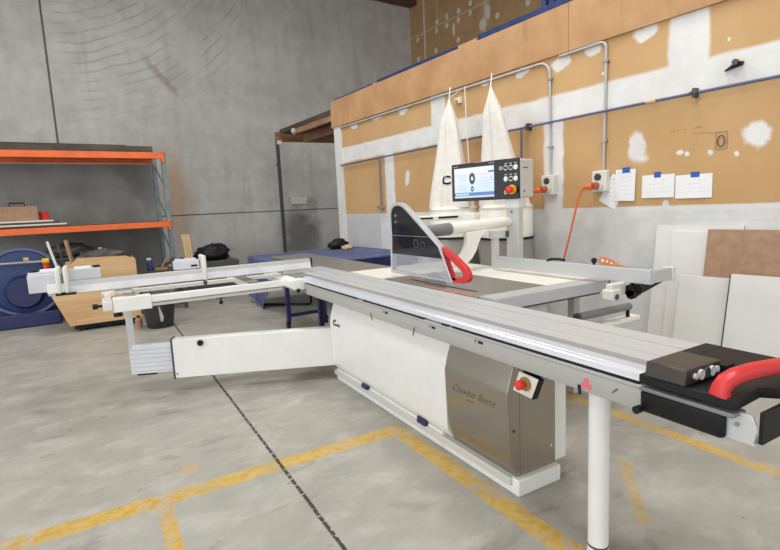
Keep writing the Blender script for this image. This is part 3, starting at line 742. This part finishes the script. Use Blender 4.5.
# smoked upper panel, clear lower panel
def clipz(pts, zc, keep_up):
    out = []
    for i in range(len(pts)):
        (y0, z0), (y1, z1) = pts[i], pts[(i+1) % len(pts)]
        in0 = (z0 >= zc) == keep_up; in1 = (z1 >= zc) == keep_up
        if in0: out.append((y0, z0))
        if in0 != in1: t = (zc-z0)/(z1-z0); out.append((y0+(y1-y0)*t, zc))
    return out
for x in (2.09,):
    obj('smoked_panel', MB().prism([(x, y, z) for y, z in clipz(inn, 1.065, True)], (.006, 0, 0)), 'smoke', gd)['label'] = 'dark smoked window'
    obj('clear_panel', MB().prism([(x, y, z) for y, z in clipz(inn, 1.065, False)], (.006, 0, 0)), 'clear', gd)['label'] = 'clear lower window'
obj('back_panel', MB().prism([(2.118, y, z) for y, z in clipz(inn, 1.12, True)], (.006, 0, 0)), 'smoke', gd)
obj('guard_bolt', MB().cyl((2.08, 3.50, 1.375), (2.09, 3.50, 1.375), .012).cyl((2.08, 3.50, 1.325), (2.09, 3.50, 1.325), .012), 'chrome', gd)
obj('guard_roller', MB().annulus((2.087, 3.22, 1.16), (1, 0, 0), .035, .025, .004).annulus((2.087, 3.13, 1.15), (1, 0, 0), .03, .022, .004), 'dark', gd)
obj('inner_bar', MB().box(2.086, 2.0895, 3.05, 3.57, 1.212, 1.217), 'grey', gd)
ro = [(2.905, 1.15), (2.87, 1.142), (2.74, 1.085), (2.63, 1.02), (2.605, .985), (2.60, .952), (2.62, .925), (2.67, .912), (2.765, .905)]
ri = [(2.862, 1.092), (2.852, 1.088), (2.77, 1.045), (2.692, 1.000), (2.672, .985), (2.668, .968), (2.68, .955), (2.73, .945), (2.795, .945)]
obj('guard_handle', MB().strip([(2.09, y, z) for y, z in ro], [(2.09, y, z) for y, z in ri], (.035, 0, 0)), 'red', gd, bevel=.008)['label'] = 'red push guard with a triangular hole'
arm = obj('guard_arm', MB().tube([(2.50, 3.35, 1.243), (3.10, 3.44, 1.262), (3.42, 3.50, 1.27)], [.050, .046, .042], 28), 'cream', S)
obj('arm_cap', MB().tube([(2.275, 3.35, 1.236), (2.30, 3.35, 1.236), (2.50, 3.35, 1.243)], [.038, .048, .0515], 28), 'grey', arm)
q1 = [(2.66, 1.205), (2.665, 1.15), (2.66, 1.10), (2.63, 1.045), (2.58, .99), (2.50, .945), (2.40, .92)]
q2 = [(2.90, 1.215), (2.83, 1.17), (2.795, 1.11), (2.765, 1.045), (2.72, .985), (2.66, .94), (2.60, .92)]
obj('arm_bracket', MB().prism([(x, 3.33, z) for x, z in q1]+[(x, 3.33, z) for x, z in reversed(q2)], (0, .045, 0)), 'cream', arm, bevel=.004)
obj('arm_strut', MB().box(2.97, 3.03, 3.34, 3.38, .90, 1.205), 'whiteg', arm, bevel=.006)
obj('strut_head', MB().box(2.95, 3.12, 3.33, 3.39, 1.13, 1.20).mat(1).box(3.09, 3.13, 3.322, 3.33, 1.135, 1.19), ['whiteg', 'dark'], arm, bevel=.004)
obj('duct_box', MB().box(2.42, 2.95, 3.75, 4.15, 1.30, 1.345).mat(1).box(2.46, 2.62, 3.74, 3.76, 1.32, 1.335).box(2.68, 2.9, 3.74, 3.76, 1.318, 1.336), ['cream', 'black'], arm, bevel=.006)

# control panel on its column
cl = obj('panel_column', MB().obox((3.30, 3.43, .695), V((.985, .17, 0))*.07, V((-.17, .985, 0))*.135, (0, 0, 1.39)), 'whiteg', S, bevel=.006)
obj('column_neck', MB().obox((3.30, 3.43, 1.44), V((.985, .17, 0))*.08, V((-.17, .985, 0))*.145, (0, 0, .11)), 'white', cl, bevel=.006)
obj('neck_bolt', MB().cyl((3.265, 3.43, 1.35), (3.258, 3.43, 1.35), .012), 'galv', cl)
a13 = math.radians(13); pu = V((-math.sin(a13), math.cos(a13), 0)); pn = V((-math.cos(a13), -math.sin(a13), 0))
pc = V((3.14, 3.66, 1.64)); PF = lambda u, d, z: pc+pu*u+pn*d+V((0, 0, z))
def pbox(m, u0, u1, d0, d1, z0, z1): return m.hexa([PF(u0, d0, z0), PF(u1, d0, z0), PF(u1, d1, z0), PF(u0, d1, z0), PF(u0, d0, z1), PF(u1, d0, z1), PF(u1, d1, z1), PF(u0, d1, z1)])
pan = obj('control_panel', pbox(MB(), -.367, .365, -.25, -.015, -.168, .172), 'whiteg', S, bevel=.012)
obj('panel_front', pbox(MB(), -.38, .38, -.018, 0, -.176, .178), 'blackg', pan, bevel=.006)
sb_ = MB(); pbox(sb_, -.117, .343, .0, .002, -.145, .135)
scr = bpy.data.meshes.new('screen')
so = obj('screen', sb_, 'screen', pan)
# screen material reads object space: move its origin to the screen centre and turn it onto the panel
cen = PF(.113, .001, -.005); R = frame(cen, pn*-1, pu)
RI = R.inverted()
for v_ in so.data.vertices: v_.co = RI @ (v_.co+ORG[S])
so.matrix_local = Matrix.Translation(-ORG[S]) @ R
so['label'] = 'lit touch screen'
bt = []
for r_, z in enumerate((.100, .003)):
    for c_, u in enumerate((-.245, -.297, -.347)):
        mm = 'lampbtn' if (r_, c_) in ((0, 2), (1, 0), (1, 2)) else 'dark'
        m = MB().cyl(PF(u, 0, z), PF(u, .012, z), .016); obj('push_button', m, mm, pan)
        obj('button_ring', MB().annulus(PF(u, .003, z), pn, .022, .016, .006, 20), 'chrome', pan)
for u, z in ((-.195, .10), (-.242, -.115)):
    obj('button_ring', MB().annulus(PF(u, .003, z), pn, .016, .011, .006, 20), 'chrome', pan)
ey = obj('emergency_ring', MB().cyl(PF(-.31, 0, -.093), PF(-.31, .012, -.093), .042), 'yellow', pan)
obj('emergency_button', MB().tube([PF(-.31, .010, -.093), PF(-.316, .035, -.093), PF(-.315, .045, -.093), PF(-.314, .075, -.093), PF(-.314, .08, -.093)], [.018, .018, .030, .030, .022], 22), 'redb', ey)
tx = MB(); tx.text('casolin', .022, frame(PF(.362, .0004, .148), -pu, (0, 0, 1)), 0, .0006); tx.text('UNICA', .02, frame(PF(-.06, .0004, .152), -pu, (0, 0, 1)), 0, .0006)
for u in (-.245, -.295, -.345):
    for z in (.132, .036): tx.hexa([PF(u+.014, .0004, z), PF(u-.014, .0004, z), PF(u-.014, .0012, z), PF(u+.014, .0012, z), PF(u+.014, .0004, z+.009), PF(u-.014, .0004, z+.009), PF(u-.014, .0012, z+.009), PF(u+.014, .0012, z+.009)])
obj('front_lettering', tx, 'conduit', pan)
obj('side_vents', pbox(pbox(MB(), -.368, -.364, -.16, -.08, .09, .10), -.368, -.364, -.11, -.09, -.12, -.10), 'dark', pan)

# outrigger arm
u_ = V((-1.19, .51, 0)).normalized(); n_ = V((u_.y, -u_.x, 0))
if n_.y > 0: n_ = -n_
A0 = V((1.66, 3.853, 0)); Lg = 1.335
def abox(m, t0, t1, w0, w1, z0, z1):
    q = lambda t, w, z: A0+u_*t-n_*w+V((0, 0, z))
    return m.hexa([q(t0, w0, z0), q(t1, w0, z0), q(t1, w1, z0), q(t0, w1, z0), q(t0, w0, z1), q(t1, w0, z1), q(t1, w1, z1), q(t0, w1, z1)])
oa = obj('support_arm', abox(MB(), 0, Lg, 0, .09, .13, .457), 'white', S, bevel=.006)
obj('arm_lip', abox(MB(), Lg, Lg+.012, -.004, .094, .122, .462), 'dark', oa, bevel=.002)
kb = MB(); q = lambda t, w, z: A0+u_*t-n_*w+V((0, 0, z))
kb.cyl(q(1.11, -.012, .415), q(1.11, .0, .415), .022).annulus(q(1.11, -.012, .415), n_, .024, .012, .01, 24)
obj('arm_knob', kb, 'black', oa)
obj('arm_screw', MB().cyl(q(1.315, -.003, .165), q(1.315, 0, .165), .009), 'galv', oa)
obj('drain_plug', MB().cyl(q(.70, .04, .118), q(.70, .04, .13), .010), 'black', oa)
ia = abox(MB(), Lg+.01, Lg+.345, .018, .07, .185, .425)
inner = obj('telescopic_arm', ia, alu('pale blue grey aluminium', (.70, .72, .78), .4, 'x', .2), oa, bevel=.003)
rb = MB()
for k in range(6): abox(rb, Lg+.015, Lg+.342, .0145, .0185, .205+k*.036, .208+k*.036)
obj('arm_rib', rb, 'conduit', inner)
obj('arm_stop', abox(MB(), Lg+.15, Lg+.30, .02, .05, .172, .186), 'black', inner)
px_, py_ = q(Lg+.325, .045, 0).x, q(Lg+.325, .045, 0).y
obj('outrigger_post', MB().box(px_-.026, px_+.026, py_-.026, py_+.026, .40, .765), 'aluz', oa, bevel=.003)

# crosscut table frame
cf = obj('crosscut_frame', MB().box(.30, 1.43, 4.28, 4.34, .797, .848), 'white', S, bevel=.004)
obj('rear_tube', MB().box(.10, 1.52, 4.80, 4.86, .815, .850), 'white', cf, bevel=.004)
obj('lower_rail', MB().box(.31, 1.36, 4.295, 4.34, .765, .789), 'whiteg', cf)
obj('sleeve', MB().box(.05, .312, 4.27, 4.37, .752, .858), 'white', cf, bevel=.004)
obj('outer_bracket', MB().box(-.02, .045, 4.27, 4.90, .77, .845).box(.0, .04, 4.30, 4.36, .845, .90), 'offwhite', cf, bevel=.006)
obj('lock_knob', MB().cyl((-.02, 4.31, .81), (-.05, 4.31, .81), .010).cyl((-.05, 4.31, .81), (-.085, 4.31, .81), .020), 'black', cf)
obj('lower_knob', MB().cyl((.075, 4.32, .752), (.075, 4.32, .74), .012).cyl((.075, 4.32, .74), (.075, 4.32, .715), .032), 'black', cf)
obj('bracket_plate', MB().box(.06, .2, 4.50, 4.60, .86, .885).box(.03, .07, 4.42, 4.46, .86, .90), 'offwhite', cf, bevel=.004)
def cross(x0, x1, nm='cross_slat', m='outfeed'):
    c = obj(nm, MB().box(x0, x1, 4.33, 5.17, .853, .862), m, cf, bevel=.002)
    obj('slat_body', MB().box(x0, x1, 4.345, 5.17, .80, .853), 'white', c, bevel=.003)
    obj('slat_cap', MB().box(x0, x1, 4.328, 4.344, .80, .853), 'black', c)
cross(1.075, 1.165); cross(.135, .21)
rp = obj('inner_plate', MB().box(1.47, 1.62, 4.25, 5.12, .845, .872), 'castiron', cf, bevel=.002)
obj('plate_body', MB().box(1.44, 1.47, 4.25, 5.12, .78, .865), 'white', rp, bevel=.003)
cm = obj('clamp_bracket', MB().prism([(1.38, 4.14, .80), (1.38, 4.14, .85), (1.50, 4.14, .862), (1.545, 4.14, .855), (1.545, 4.14, .835), (1.52, 4.14, .81), (1.52, 4.14, .775), (1.49, 4.14, .765), (1.46, 4.14, .785), (1.42, 4.14, .77)], (0, .36, 0)), 'white', cf, bevel=.003)
obj('clamp_screw', MB().cyl((1.46, 4.16, .772), (1.46, 4.16, .745), .016), 'black', cm)
for x, y in ((.83, 4.31), (1.0, 4.83), (.60, 4.83)):
    hk = obj('stop_hanger', MB().box(x-.035, x+.04, y-.012, y+.012, .758, .768), 'black', cf)
    obj('hanger_knob', MB().cyl((x+.005, y, .758), (x+.005, y, .735), .007).ball((x+.005, y, .722), .017), 'black', hk)
# crosscut fence with flip stops
fc = obj('crosscut_fence', MB().box(-.36, 1.72, 4.50, 4.56, .902, .996), 'alux', S, bevel=.003)
obj('fence_face', MB().box(-.25, 1.718, 4.4955, 4.50, .908, .962), simple('light fence face', (.78, .78, .80), .4), fc)
obj('fence_foot', MB().box(1.45, 1.70, 4.50, 4.60, .872, .902), 'alux', fc)
obj('fence_cap', MB().box(1.72, 1.735, 4.496, 4.564, .93, 1.0), 'black', fc)
f1 = obj('flip_stop', MB().box(-.475, -.005, 4.56, 4.64, 1.0, 1.082).box(-.475, -.26, 4.49, 4.57, .935, 1.068), simple('blue grey stop housing', (.58, .60, .64), .4), fc, bevel=.004)
obj('stop_end', MB().box(-.36, -.245, 4.45, 4.50, .925, .992), 'white', f1, bevel=.003)
for x in (-.285, -.235): obj('stop_disc', MB().box(x-.016, x+.016, 4.43, 4.66, .918, 1.115), 'offwhite', f1, bevel=.012)
obj('stop_pad', MB().box(-.31, -.18, 4.43, 4.53, .905, .917), 'black', f1)
for x in (-.44, -.03): obj('stop_knob', MB().cyl((x, 4.60, 1.08), (x, 4.60, 1.098), .026), 'black', f1)
for a, b in ((-.40, -.30), (-.18, -.07)): obj('lens_window', MB().tube([(a, 4.60, 1.083), (b, 4.60, 1.083)], .017, 10), 'lampbtn', f1)
f2 = obj('flip_stop', MB().box(.53, .735, 4.56, 4.63, 1.0, 1.075).box(.545, .71, 4.565, 4.62, 1.07, 1.09), simple('pale stop housing', (.62, .63, .66), .4), fc, bevel=.004)
obj('stop_disc', MB().box(.742, .772, 4.44, 4.64, .90, 1.115), 'offwhite', f2, bevel=.012)
obj('stop_knob', MB().cyl((.60, 4.59, 1.088), (.60, 4.59, 1.10), .018), 'black', f2)
obj('stop_slot', MB().box(.665, .715, 4.556, 4.561, 1.018, 1.034), 'black', f2)
obj('stop_pad', MB().box(.745, .77, 4.48, 4.52, .86, .90), 'dark', f2)

# push stick on the rip fence
pk = MB(); po = [(2.26, 1.005), (2.25, 1.03), (2.225, 1.045), (2.19, 1.045), (2.15, 1.03), (2.08, 1.00), (2.03, .992), (2.20, .992)]
pk.prism([(2.925, y, z) for y, z in po], (.012, 0, 0)).mat(1)
for y, z, r in ((2.215, 1.022, .009), (2.18, 1.018, .008), (2.148, 1.008, .007)): pk.cyl((2.9235, y, z), (2.9385, y, z), r, seg=14)
tag(obj('push_stick', pk, ['stick', 'cream']), 'orange brown push stick with round holes lying on top of the rip fence', 'push stick')

# ================================================================ OUTFEED TABLE ON BLUE FRAME
ot = thing('outfeed_table', 'long grey topped outfeed table on a blue frame with casters, left of the saw', 'table', (2.17, 5.3, 0))
obj('table_top', MB().box(1.93, 2.45, 4.23, 6.5, .83, .868), 'outfeed', ot, bevel=.003)
for x in (1.95, 2.45):
    for y in (5.97, 4.9):
        l_ = obj('leg', MB().box(x-.025 if x < 2 else x-.05, x+.025 if x < 2 else x, y-.025, y+.025, .09, .83), 'navy', ot, bevel=.003)
        obj('caster', MB().cyl((x-.018-.01, y, .042), (x+.012-.01, y, .042), .042).box(x-.03, x+.015, y-.02, y+.02, .05, .095), 'black', l_)
obj('cross_rail', MB().box(1.97, 2.42, 5.955, 5.985, .145, .185), 'navy', ot)
obj('cross_rail', MB().box(1.97, 2.42, 4.885, 4.915, .145, .185), 'navy', ot)
obj('side_rail', MB().box(1.94, 1.965, 4.9, 5.97, .72, .76), 'navy', ot)

# ================================================================ BLUE COVERED TABLE
bt_ = thing('covered_table', 'low table under a faded blue cover behind the outfeed table', 'table', (3.1, 7.3, 0))
obj('cover', MB().box(2.09, 4.1, 6.30, 8.28, .70, .758), 'bluecloth', bt_, bevel=.02)
def drape(i, j):
    y = 8.28-i*1.05; zb = .05+.06*math.sin(i*6+.3)+.03*math.sin(i*15+1)+.28*max(0, i-.72)*3
    return (2.085-.02*math.sin(i*18)*(1-j)-.03*(1-j), y-.05*(1-j)*math.sin(3*i), zb+(.74-zb)*j)
dm = MB().grid(drape, 24, 8); ret = bmesh.ops.extrude_face_region(dm.bm, geom=dm.bm.faces[:])
for v in ret['geom']:
    if isinstance(v, bmesh.types.BMVert): v.co.x += .008
obj('cover_drape', dm, 'bluecloth', bt_, angle=70)
obj('cover_front', MB().box(2.7, 4.09, 6.28, 6.295, .60, .74), 'navy', bt_)
obj('sled_leg', MB().tube([(2.14, 7.75, .70), (2.14, 7.75, .05), (2.14, 7.74, .02), (2.72, 7.25, .02), (2.73, 7.24, .05), (2.73, 7.24, .70)], .02, 8), 'black', bt_)
obj('leg', MB().box(3.98, 4.04, 6.4, 6.46, 0, .70), 'black', bt_); obj('leg', MB().box(3.98, 4.04, 8.1, 8.16, 0, .70), 'black', bt_)
pb = thing('fabric_bundle', 'crumpled pale and black bundle on the blue covered table by the recess', 'bundle', (3.75, 8.0, .758))
obj('pale_cloth', MB().blob((3.66, 7.80, .79), .10, .07, .045, 1), 'pine', pb, angle=80)
obj('black_cloth', MB().blob((3.60, 8.05, .83), .17, .10, .10, 2), 'black', pb, angle=80)

# ================================================================ OFFCUT CRATE, BUCKET
cr = thing('offcut_crate', 'pale plywood offcut crate on casters behind the crosscut fence', 'crate', (-.05, 8.0, 0))
obj('front_panel', MB().prism([(-.43, 7.70, .09), (.42, 7.70, .09), (.42, 7.70, .90), (.30, 7.70, .955), (-.10, 7.70, .965), (-.26, 7.70, .97), (-.60, 7.70, .62), (-.585, 7.70, .5)], (0, .02, 0)), 'ply', cr)
obj('side_panel', MB().box(.40, .42, 7.72, 8.4, .09, .90), 'ply', cr); obj('side_panel', MB().hexa([(-.43, 7.72, .09), (-.41, 7.72, .09), (-.41, 8.4, .09), (-.43, 8.4, .09), (-.60, 7.72, .62), (-.58, 7.72, .62), (-.58, 8.4, .62), (-.60, 8.4, .62)]), 'pine', cr)
obj('back_panel', MB().box(-.43, .42, 8.4, 8.42, .09, .88), 'ply', cr); obj('bottom_panel', MB().box(-.42, .41, 7.72, 8.4, .09, .11), 'ply', cr)
obj('under_shade', MB().box(-.38, .40, 7.74, 8.38, .035, .09), 'black', cr)  # black block added for the dark shade beneath the crate
for x, y in ((-.32, 7.78), (.36, 7.78), (-.32, 8.34), (.36, 8.34)):
    obj('caster', MB().cyl((x-.02, y, .03), (x+.02, y, .03), .03), 'black', cr)
def offcut(a, b, w, h, mat, label):
    return tag(obj('timber_offcut', MB().bar(a, b, w, h), mat, bevel=.002), label, 'offcut', 'offcuts standing in the plywood crate')
offcut((-.36, 7.95, .14), (-.57, 7.92, 1.20), .025, .03, 'offwhite', 'thin white stick leaning leftmost out of the plywood crate')
offcut((-.30, 8.05, .12), (-.47, 8.10, 1.15), .03, .02, 'darkwood', 'dark thin batten in the crate just right of the white stick')
offcut((-.22, 8.0, .12), (-.37, 8.05, 1.20), .06, .03, 'mdf', 'wide brown batten leaning in the plywood crate')
offcut((-.12, 8.22, .12), (-.20, 8.30, 1.02), .05, .04, 'darkwood', 'short dark offcut behind the wide brown batten in the crate')
offcut((.12, 8.22, .12), (.02, 8.30, 1.06), .04, .03, 'pine', 'pale slim offcut leaning on the right side of the crate')
db = tag(obj('dark_bundle', MB().blob((.03, 7.90, .95), .27, .11, .10, 3), 'dark', angle=80), 'dark grey bundle lying on top of the offcut crate contents', 'bundle')
tag(obj('blue_tub', MB().tube([(.12, 8.85, 0), (.12, 8.85, .92), (.12, 8.85, .95)], [.17, .21, .22], 24), 'bluep'), 'blue tub standing behind the plywood crate', 'tub')
bk = thing('black_bucket', 'black plastic bin standing on the floor between the crate and the joint line', 'bin', (.61, 7.3, 0))
obj('body', MB().tube([(.61, 7.3, 0), (.61, 7.3, .01), (.61, 7.3, .36)], [.15, .16, .215], 32), simple('worn black plastic', (.03, .03, .032), .5, 0, .3), bk)
obj('rim', MB().annulus((.61, 7.3, .36), (0, 0, 1), .228, .20, .025, 32), 'black', bk)
obj('streak', MB().prism([(.60, 7.118, .10), (.625, 7.118, .09), (.64, 7.105, .16), (.60, 7.09, .30), (.585, 7.09, .30)], (0, -.004, 0)), 'conduit', bk)
cl_ = thing('brown_bottle', 'small brown bottle on the floor behind the bin', 'bottle', (.36, 7.45, 0))
obj('body', MB().tube([(.36, 7.45, 0), (.36, 7.45, .10), (.36, 7.45, .13)], [.045, .045, .02], 16), 'mdf', cl_); obj('cap', MB().cyl((.36, 7.45, .13), (.36, 7.45, .16), .02), 'black', cl_)
# blue spray bottle and small clutter on the low bench behind the fence
lb = thing('low_bench', 'low dark bench behind the crosscut fence holding small tools', 'bench', (.75, 8.75, 0))
obj('top', MB().box(.45, 1.15, 8.45, 9.0, .60, .63), 'darkwood', lb)
for x in (.49, 1.11):
    for y in (8.49, 8.96): obj('leg', MB().box(x-.025, x+.025, y-.025, y+.025, 0, .60), 'darkwood', lb)
sb2 = thing('spray_bottle', 'small blue spray bottle on the low bench', 'bottle', (.66, 8.6, .63))
obj('body', MB().tube([(.66, 8.6, .63), (.66, 8.6, .76), (.66, 8.6, .80)], [.045, .045, .018], 16), 'bluep', sb2); obj('trigger', MB().box(.62, .68, 8.585, 8.615, .80, .83), 'lampbtn', sb2)
tag(obj('hand_tool', MB().box(.72, .90, 8.55, 8.62, .63, .67).bar((.82, 8.6, .67), (.92, 8.6, .82), .03, .03), 'mdf', bevel=.004), 'brown hand tool lying beside the blue spray bottle', 'tool')
tag(obj('hand_tool', MB().bar((.80, 8.75, .66), (1.02, 8.7, .75), .05, .04).ball((1.0, 8.7, .77), .04), 'dark'), 'dark hand tool lying at the right end of the low bench', 'tool')
# grey bin with black bag and timber
gb_ = tag(obj('grey_bin', MB().prism([(1.22, 9.35, 0), (2.15, 9.35, 0), (2.2, 9.35, .62), (1.17, 9.35, .62)], (0, .6, 0)), simple('charcoal bin', (.07, .072, .075), .6), bevel=.01), 'charcoal bin standing against the rack under the black bag', 'bin')
tag(obj('timber_block', MB().obox((1.345, 9.45, .875), (.13, 0, 0), (0, .12, 0), (-.03, 0, .5)), 'pine', bevel=.003), 'pale upright timber block standing beside the black bag', 'timber')
tag(obj('black_bag', MB().blob((1.80, 9.64, .745), .30, .17, .165, 5, .35), 'black', angle=80), 'black bag lying on the charcoal bin at the end of the rack', 'bag')
# blue drum machine at far left
bd = thing('drum_machine', 'big round blue machine with a dark base at the far left', 'machine', (-.95, 8.8, 0))
obj('drum', MB().tube([(-.95, 8.62, .64), (-.95, 8.64, .64), (-.95, 8.95, .64), (-.95, 8.98, .64)], [.42, .46, .46, .42], 48), 'bluep', bd)
obj('drum_rim', MB().annulus((-.95, 8.63, .64), (0, 1, 0), .475, .44, .05, 48), 'bluepipe', bd)
obj('hub', MB().cyl((-.95, 8.62, .50), (-.95, 8.52, .50), .24, .20, 32), 'navy', bd)
obj('label_plate', MB().box(-.92, -.86, 8.613, 8.62, .93, .98), 'brass', bd)
obj('handle_bar', MB().cyl((-1.25, 8.55, .915), (-.68, 8.55, .91), .018), 'galv', bd)
obj('handle_grip', MB().cyl((-.70, 8.55, .91), (-.62, 8.55, .915), .04), 'yellow', bd)
obj('handle_collar', MB().cyl((-.66, 8.55, .80), (-.66, 8.55, .87), .04), 'redb', bd)
obj('base', MB().box(-1.4, -.56, 8.55, 9.15, 0, .20), 'navy', bd, bevel=.02)
wb2 = tag(obj('white_tin', MB().cyl((-.38, 8.75, 0), (-.38, 8.75, .86), .06), 'offwhite'), 'slim off-white canister beside the round blue machine', 'canister')

# ================================================================ PALLET RACK
rk = thing('pallet_rack', 'orange beamed pallet rack standing before the concrete wall', 'rack', (.5, -2.45, 0), FR)
for x in (-.9, 1.86):
    for e in (-2.9, -2.0): obj('upright', MB().box(x, x+.075, e, e+.07, 0, 2.62), 'teal', rk, bevel=.004)
    br = MB()
    for k in range(4): br.bar((x+.037, -2.86, .15+.6*k), (x+.037, -1.98, .65+.6*k), .03, .02, (1, 0, 0))
    obj('brace', br, 'teal', rk)
for z0, z1 in ((1.265, 1.365), (2.485, 2.595)):
    for e in (-2.945, -1.99): obj('beam', MB().box(-.825, 1.86, e, e+.045, z0, z1), 'orange', rk, bevel=.006)
    obj('beam_connector', MB().box(1.855, 1.90, -2.955, -2.895, z0-.06, z1+.03), 'orange', rk, bevel=.004)
    obj('deck', MB().box(-.825, 1.86, -2.90, -1.98, z1-.02, z1+.005), 'darkwood', rk)
obj('shade_sheet', MB().box(-.82, 1.86, -1.94, -1.93, .15, 2.48), simple('grey shade sheet', (.25, .245, .235), .75, 0, .2, 1.5), rk)['label'] = 'added grey sheet standing in for shade between the shelves'  # added sheet, its grey stands in for the shade between the shelves
def shelf(nm, a, b, w, h, mat, label, cat, grp):
    return tag(obj(nm, MB().bar(a, b, w, h), mat, fr=FR, bevel=.003), label, cat, grp)
G1 = 'lengths of timber on the upper rack shelf'
shelf('timber_length', (-.7, -2.75, 2.66), (1.75, -2.75, 2.66), .12, .11, 'darkwood', 'long dark timber length at the front of the upper rack shelf', 'timber', G1)
shelf('timber_length', (-.7, -2.55, 2.68), (1.35, -2.55, 2.68), .14, .15, 'darkwood', 'thicker dark timber length behind the front one on the upper rack shelf', 'timber', G1)
shelf('timber_length', (-.7, -2.35, 2.69), (1.30, -2.35, 2.69), .12, .17, 'timber', 'reddish brown timber length at the back of the upper rack shelf', 'timber', G1)
shelf('timber_stub', (-.035, -2.88, 2.60), (-.035, -2.88, 2.86), .07, .04, 'pine', 'short pale timber stub standing upright on the upper rack shelf', 'timber', None)
G2 = 'boards stacked on the lower rack shelf'
shelf('stacked_board', (-.7, -2.60, 1.385), (.35, -2.60, 1.385), .55, .028, 'darkwood', 'dark board at the bottom of the stack on the lower rack shelf', 'board', G2)
shelf('stacked_board', (-.7, -2.60, 1.415), (.30, -2.60, 1.415), .55, .025, 'board', 'white board in the middle of the stack on the lower rack shelf', 'board', G2)
shelf('stacked_board', (-.7, -2.60, 1.445), (.20, -2.60, 1.445), .50, .025, 'darkwood', 'upper dark board of the stack on the lower rack shelf', 'board', G2)
shelf('stacked_board', (-.7, -2.60, 1.475), (.12, -2.60, 1.475), .50, .025, 'board', 'topmost white board of the stack on the lower rack shelf', 'board', G2)
tl = thing('tool_case', 'dark brown tool case on the board stack at the left of the lower rack shelf', 'case', (-.35, -2.6, 1.4875), FR)
obj('case', MB().box(-.60, -.08, -2.75, -2.45, 1.4875, 1.72), 'mdf', tl, bevel=.01)
obj('handle', MB().tube([(-.45, -2.6, 1.72), (-.45, -2.6, 1.78), (-.25, -2.6, 1.78), (-.25, -2.6, 1.72)], .012, 8), 'black', tl)
tag(obj('red_tin', MB().cyl((.0, -2.5, 1.4875), (.0, -2.5, 1.63), .07), 'redb', fr=FR), 'small red tin beside the tool case on the lower rack shelf', 'tin')

sx = thing('steel_offcut_bin', 'dark steel bin of scrap on the floor under the lower rack shelf', 'bin', (.4, -2.5, 0), FR)
obj('body', MB().box(-.2, .95, -2.85, -2.1, 0, .82), 'screw', sx, bevel=.01)
obj('lip', MB().box(-.22, .97, -2.87, -2.08, .80, .84), 'steelp', sx, bevel=.006)
tag(obj('cloth_heap', MB().blob((.30, -2.5, .935), .36, .2, .12, 8, .4), 'dark', fr=FR, angle=80), 'dark cloth heap on the scrap bin under the lower rack shelf', 'cloth')

# ================================================================ CAMERA
cam = bpy.data.cameras.new('camera'); co = bpy.data.objects.new('camera', cam); COL.objects.link(co)
v3 = V((95-390, 220-275, 505)).normalized(); vx = V((1275-390, 165-275, 505)); vx = (vx-v3*vx.dot(v3)).normalized(); vz = vx.cross(v3)
if vz.y > 0: vz = -vz
# world axes expressed in image space (x right, y down, forward): rows give image axes in the world
right = V((vx.x, v3.x, vz.x)); down = V((vx.y, v3.y, vz.y)); fwd = V((vx.z, v3.z, vz.z))
co.matrix_world = Matrix(((right.x, -down.x, -fwd.x, 0), (right.y, -down.y, -fwd.y, 0), (right.z, -down.z, -fwd.z, 1.45), (0, 0, 0, 1)))
cam.sensor_width = 36; cam.lens = 36*505/780; cam.clip_start = .05; cam.clip_end = 100
sc.camera = co

# ================================================================ LIGHT
w = bpy.data.worlds.new('daylight'); sc.world = w; w.use_nodes = True
w.node_tree.nodes['Background'].inputs[0].default_value = (.96, .98, 1.0, 1); w.node_tree.nodes['Background'].inputs[1].default_value = 1.35
def area(nm, loc, tgt, sx, sy, e, col=(1, .985, .95)):
    l = bpy.data.lights.new(nm, 'AREA'); l.shape = 'RECTANGLE'; l.size = sx; l.size_y = sy; l.energy = e; l.color = col
    o = bpy.data.objects.new(nm, l); COL.objects.link(o); o.location = loc
    o.rotation_euler = (V(tgt)-V(loc)).to_track_quat('-Z', 'Y').to_euler(); return o
for x, y in ((.5, 1.0), (1.5, 7.5), (-4, 3.5), (3.0, 3.0)):
    area('ceiling_fill', (x, y, 6.9), (x, y, 0), 1.3, 1.3, 135)  # unseen area lights added under the roof to brighten floor and back wall
area('roller_door_daylight', (-8.6, 2.5, 2.6), (2, 3.5, 1.2), 7, 4.6, 170, (1, 1, 1))
sc.view_settings.view_transform = 'Standard'; sc.view_settings.look = 'None'; sc.view_settings.gamma = 1; sc.view_settings.use_curve_mapping = False
sc.view_settings.exposure = .06
sc.cycles.use_denoising = True
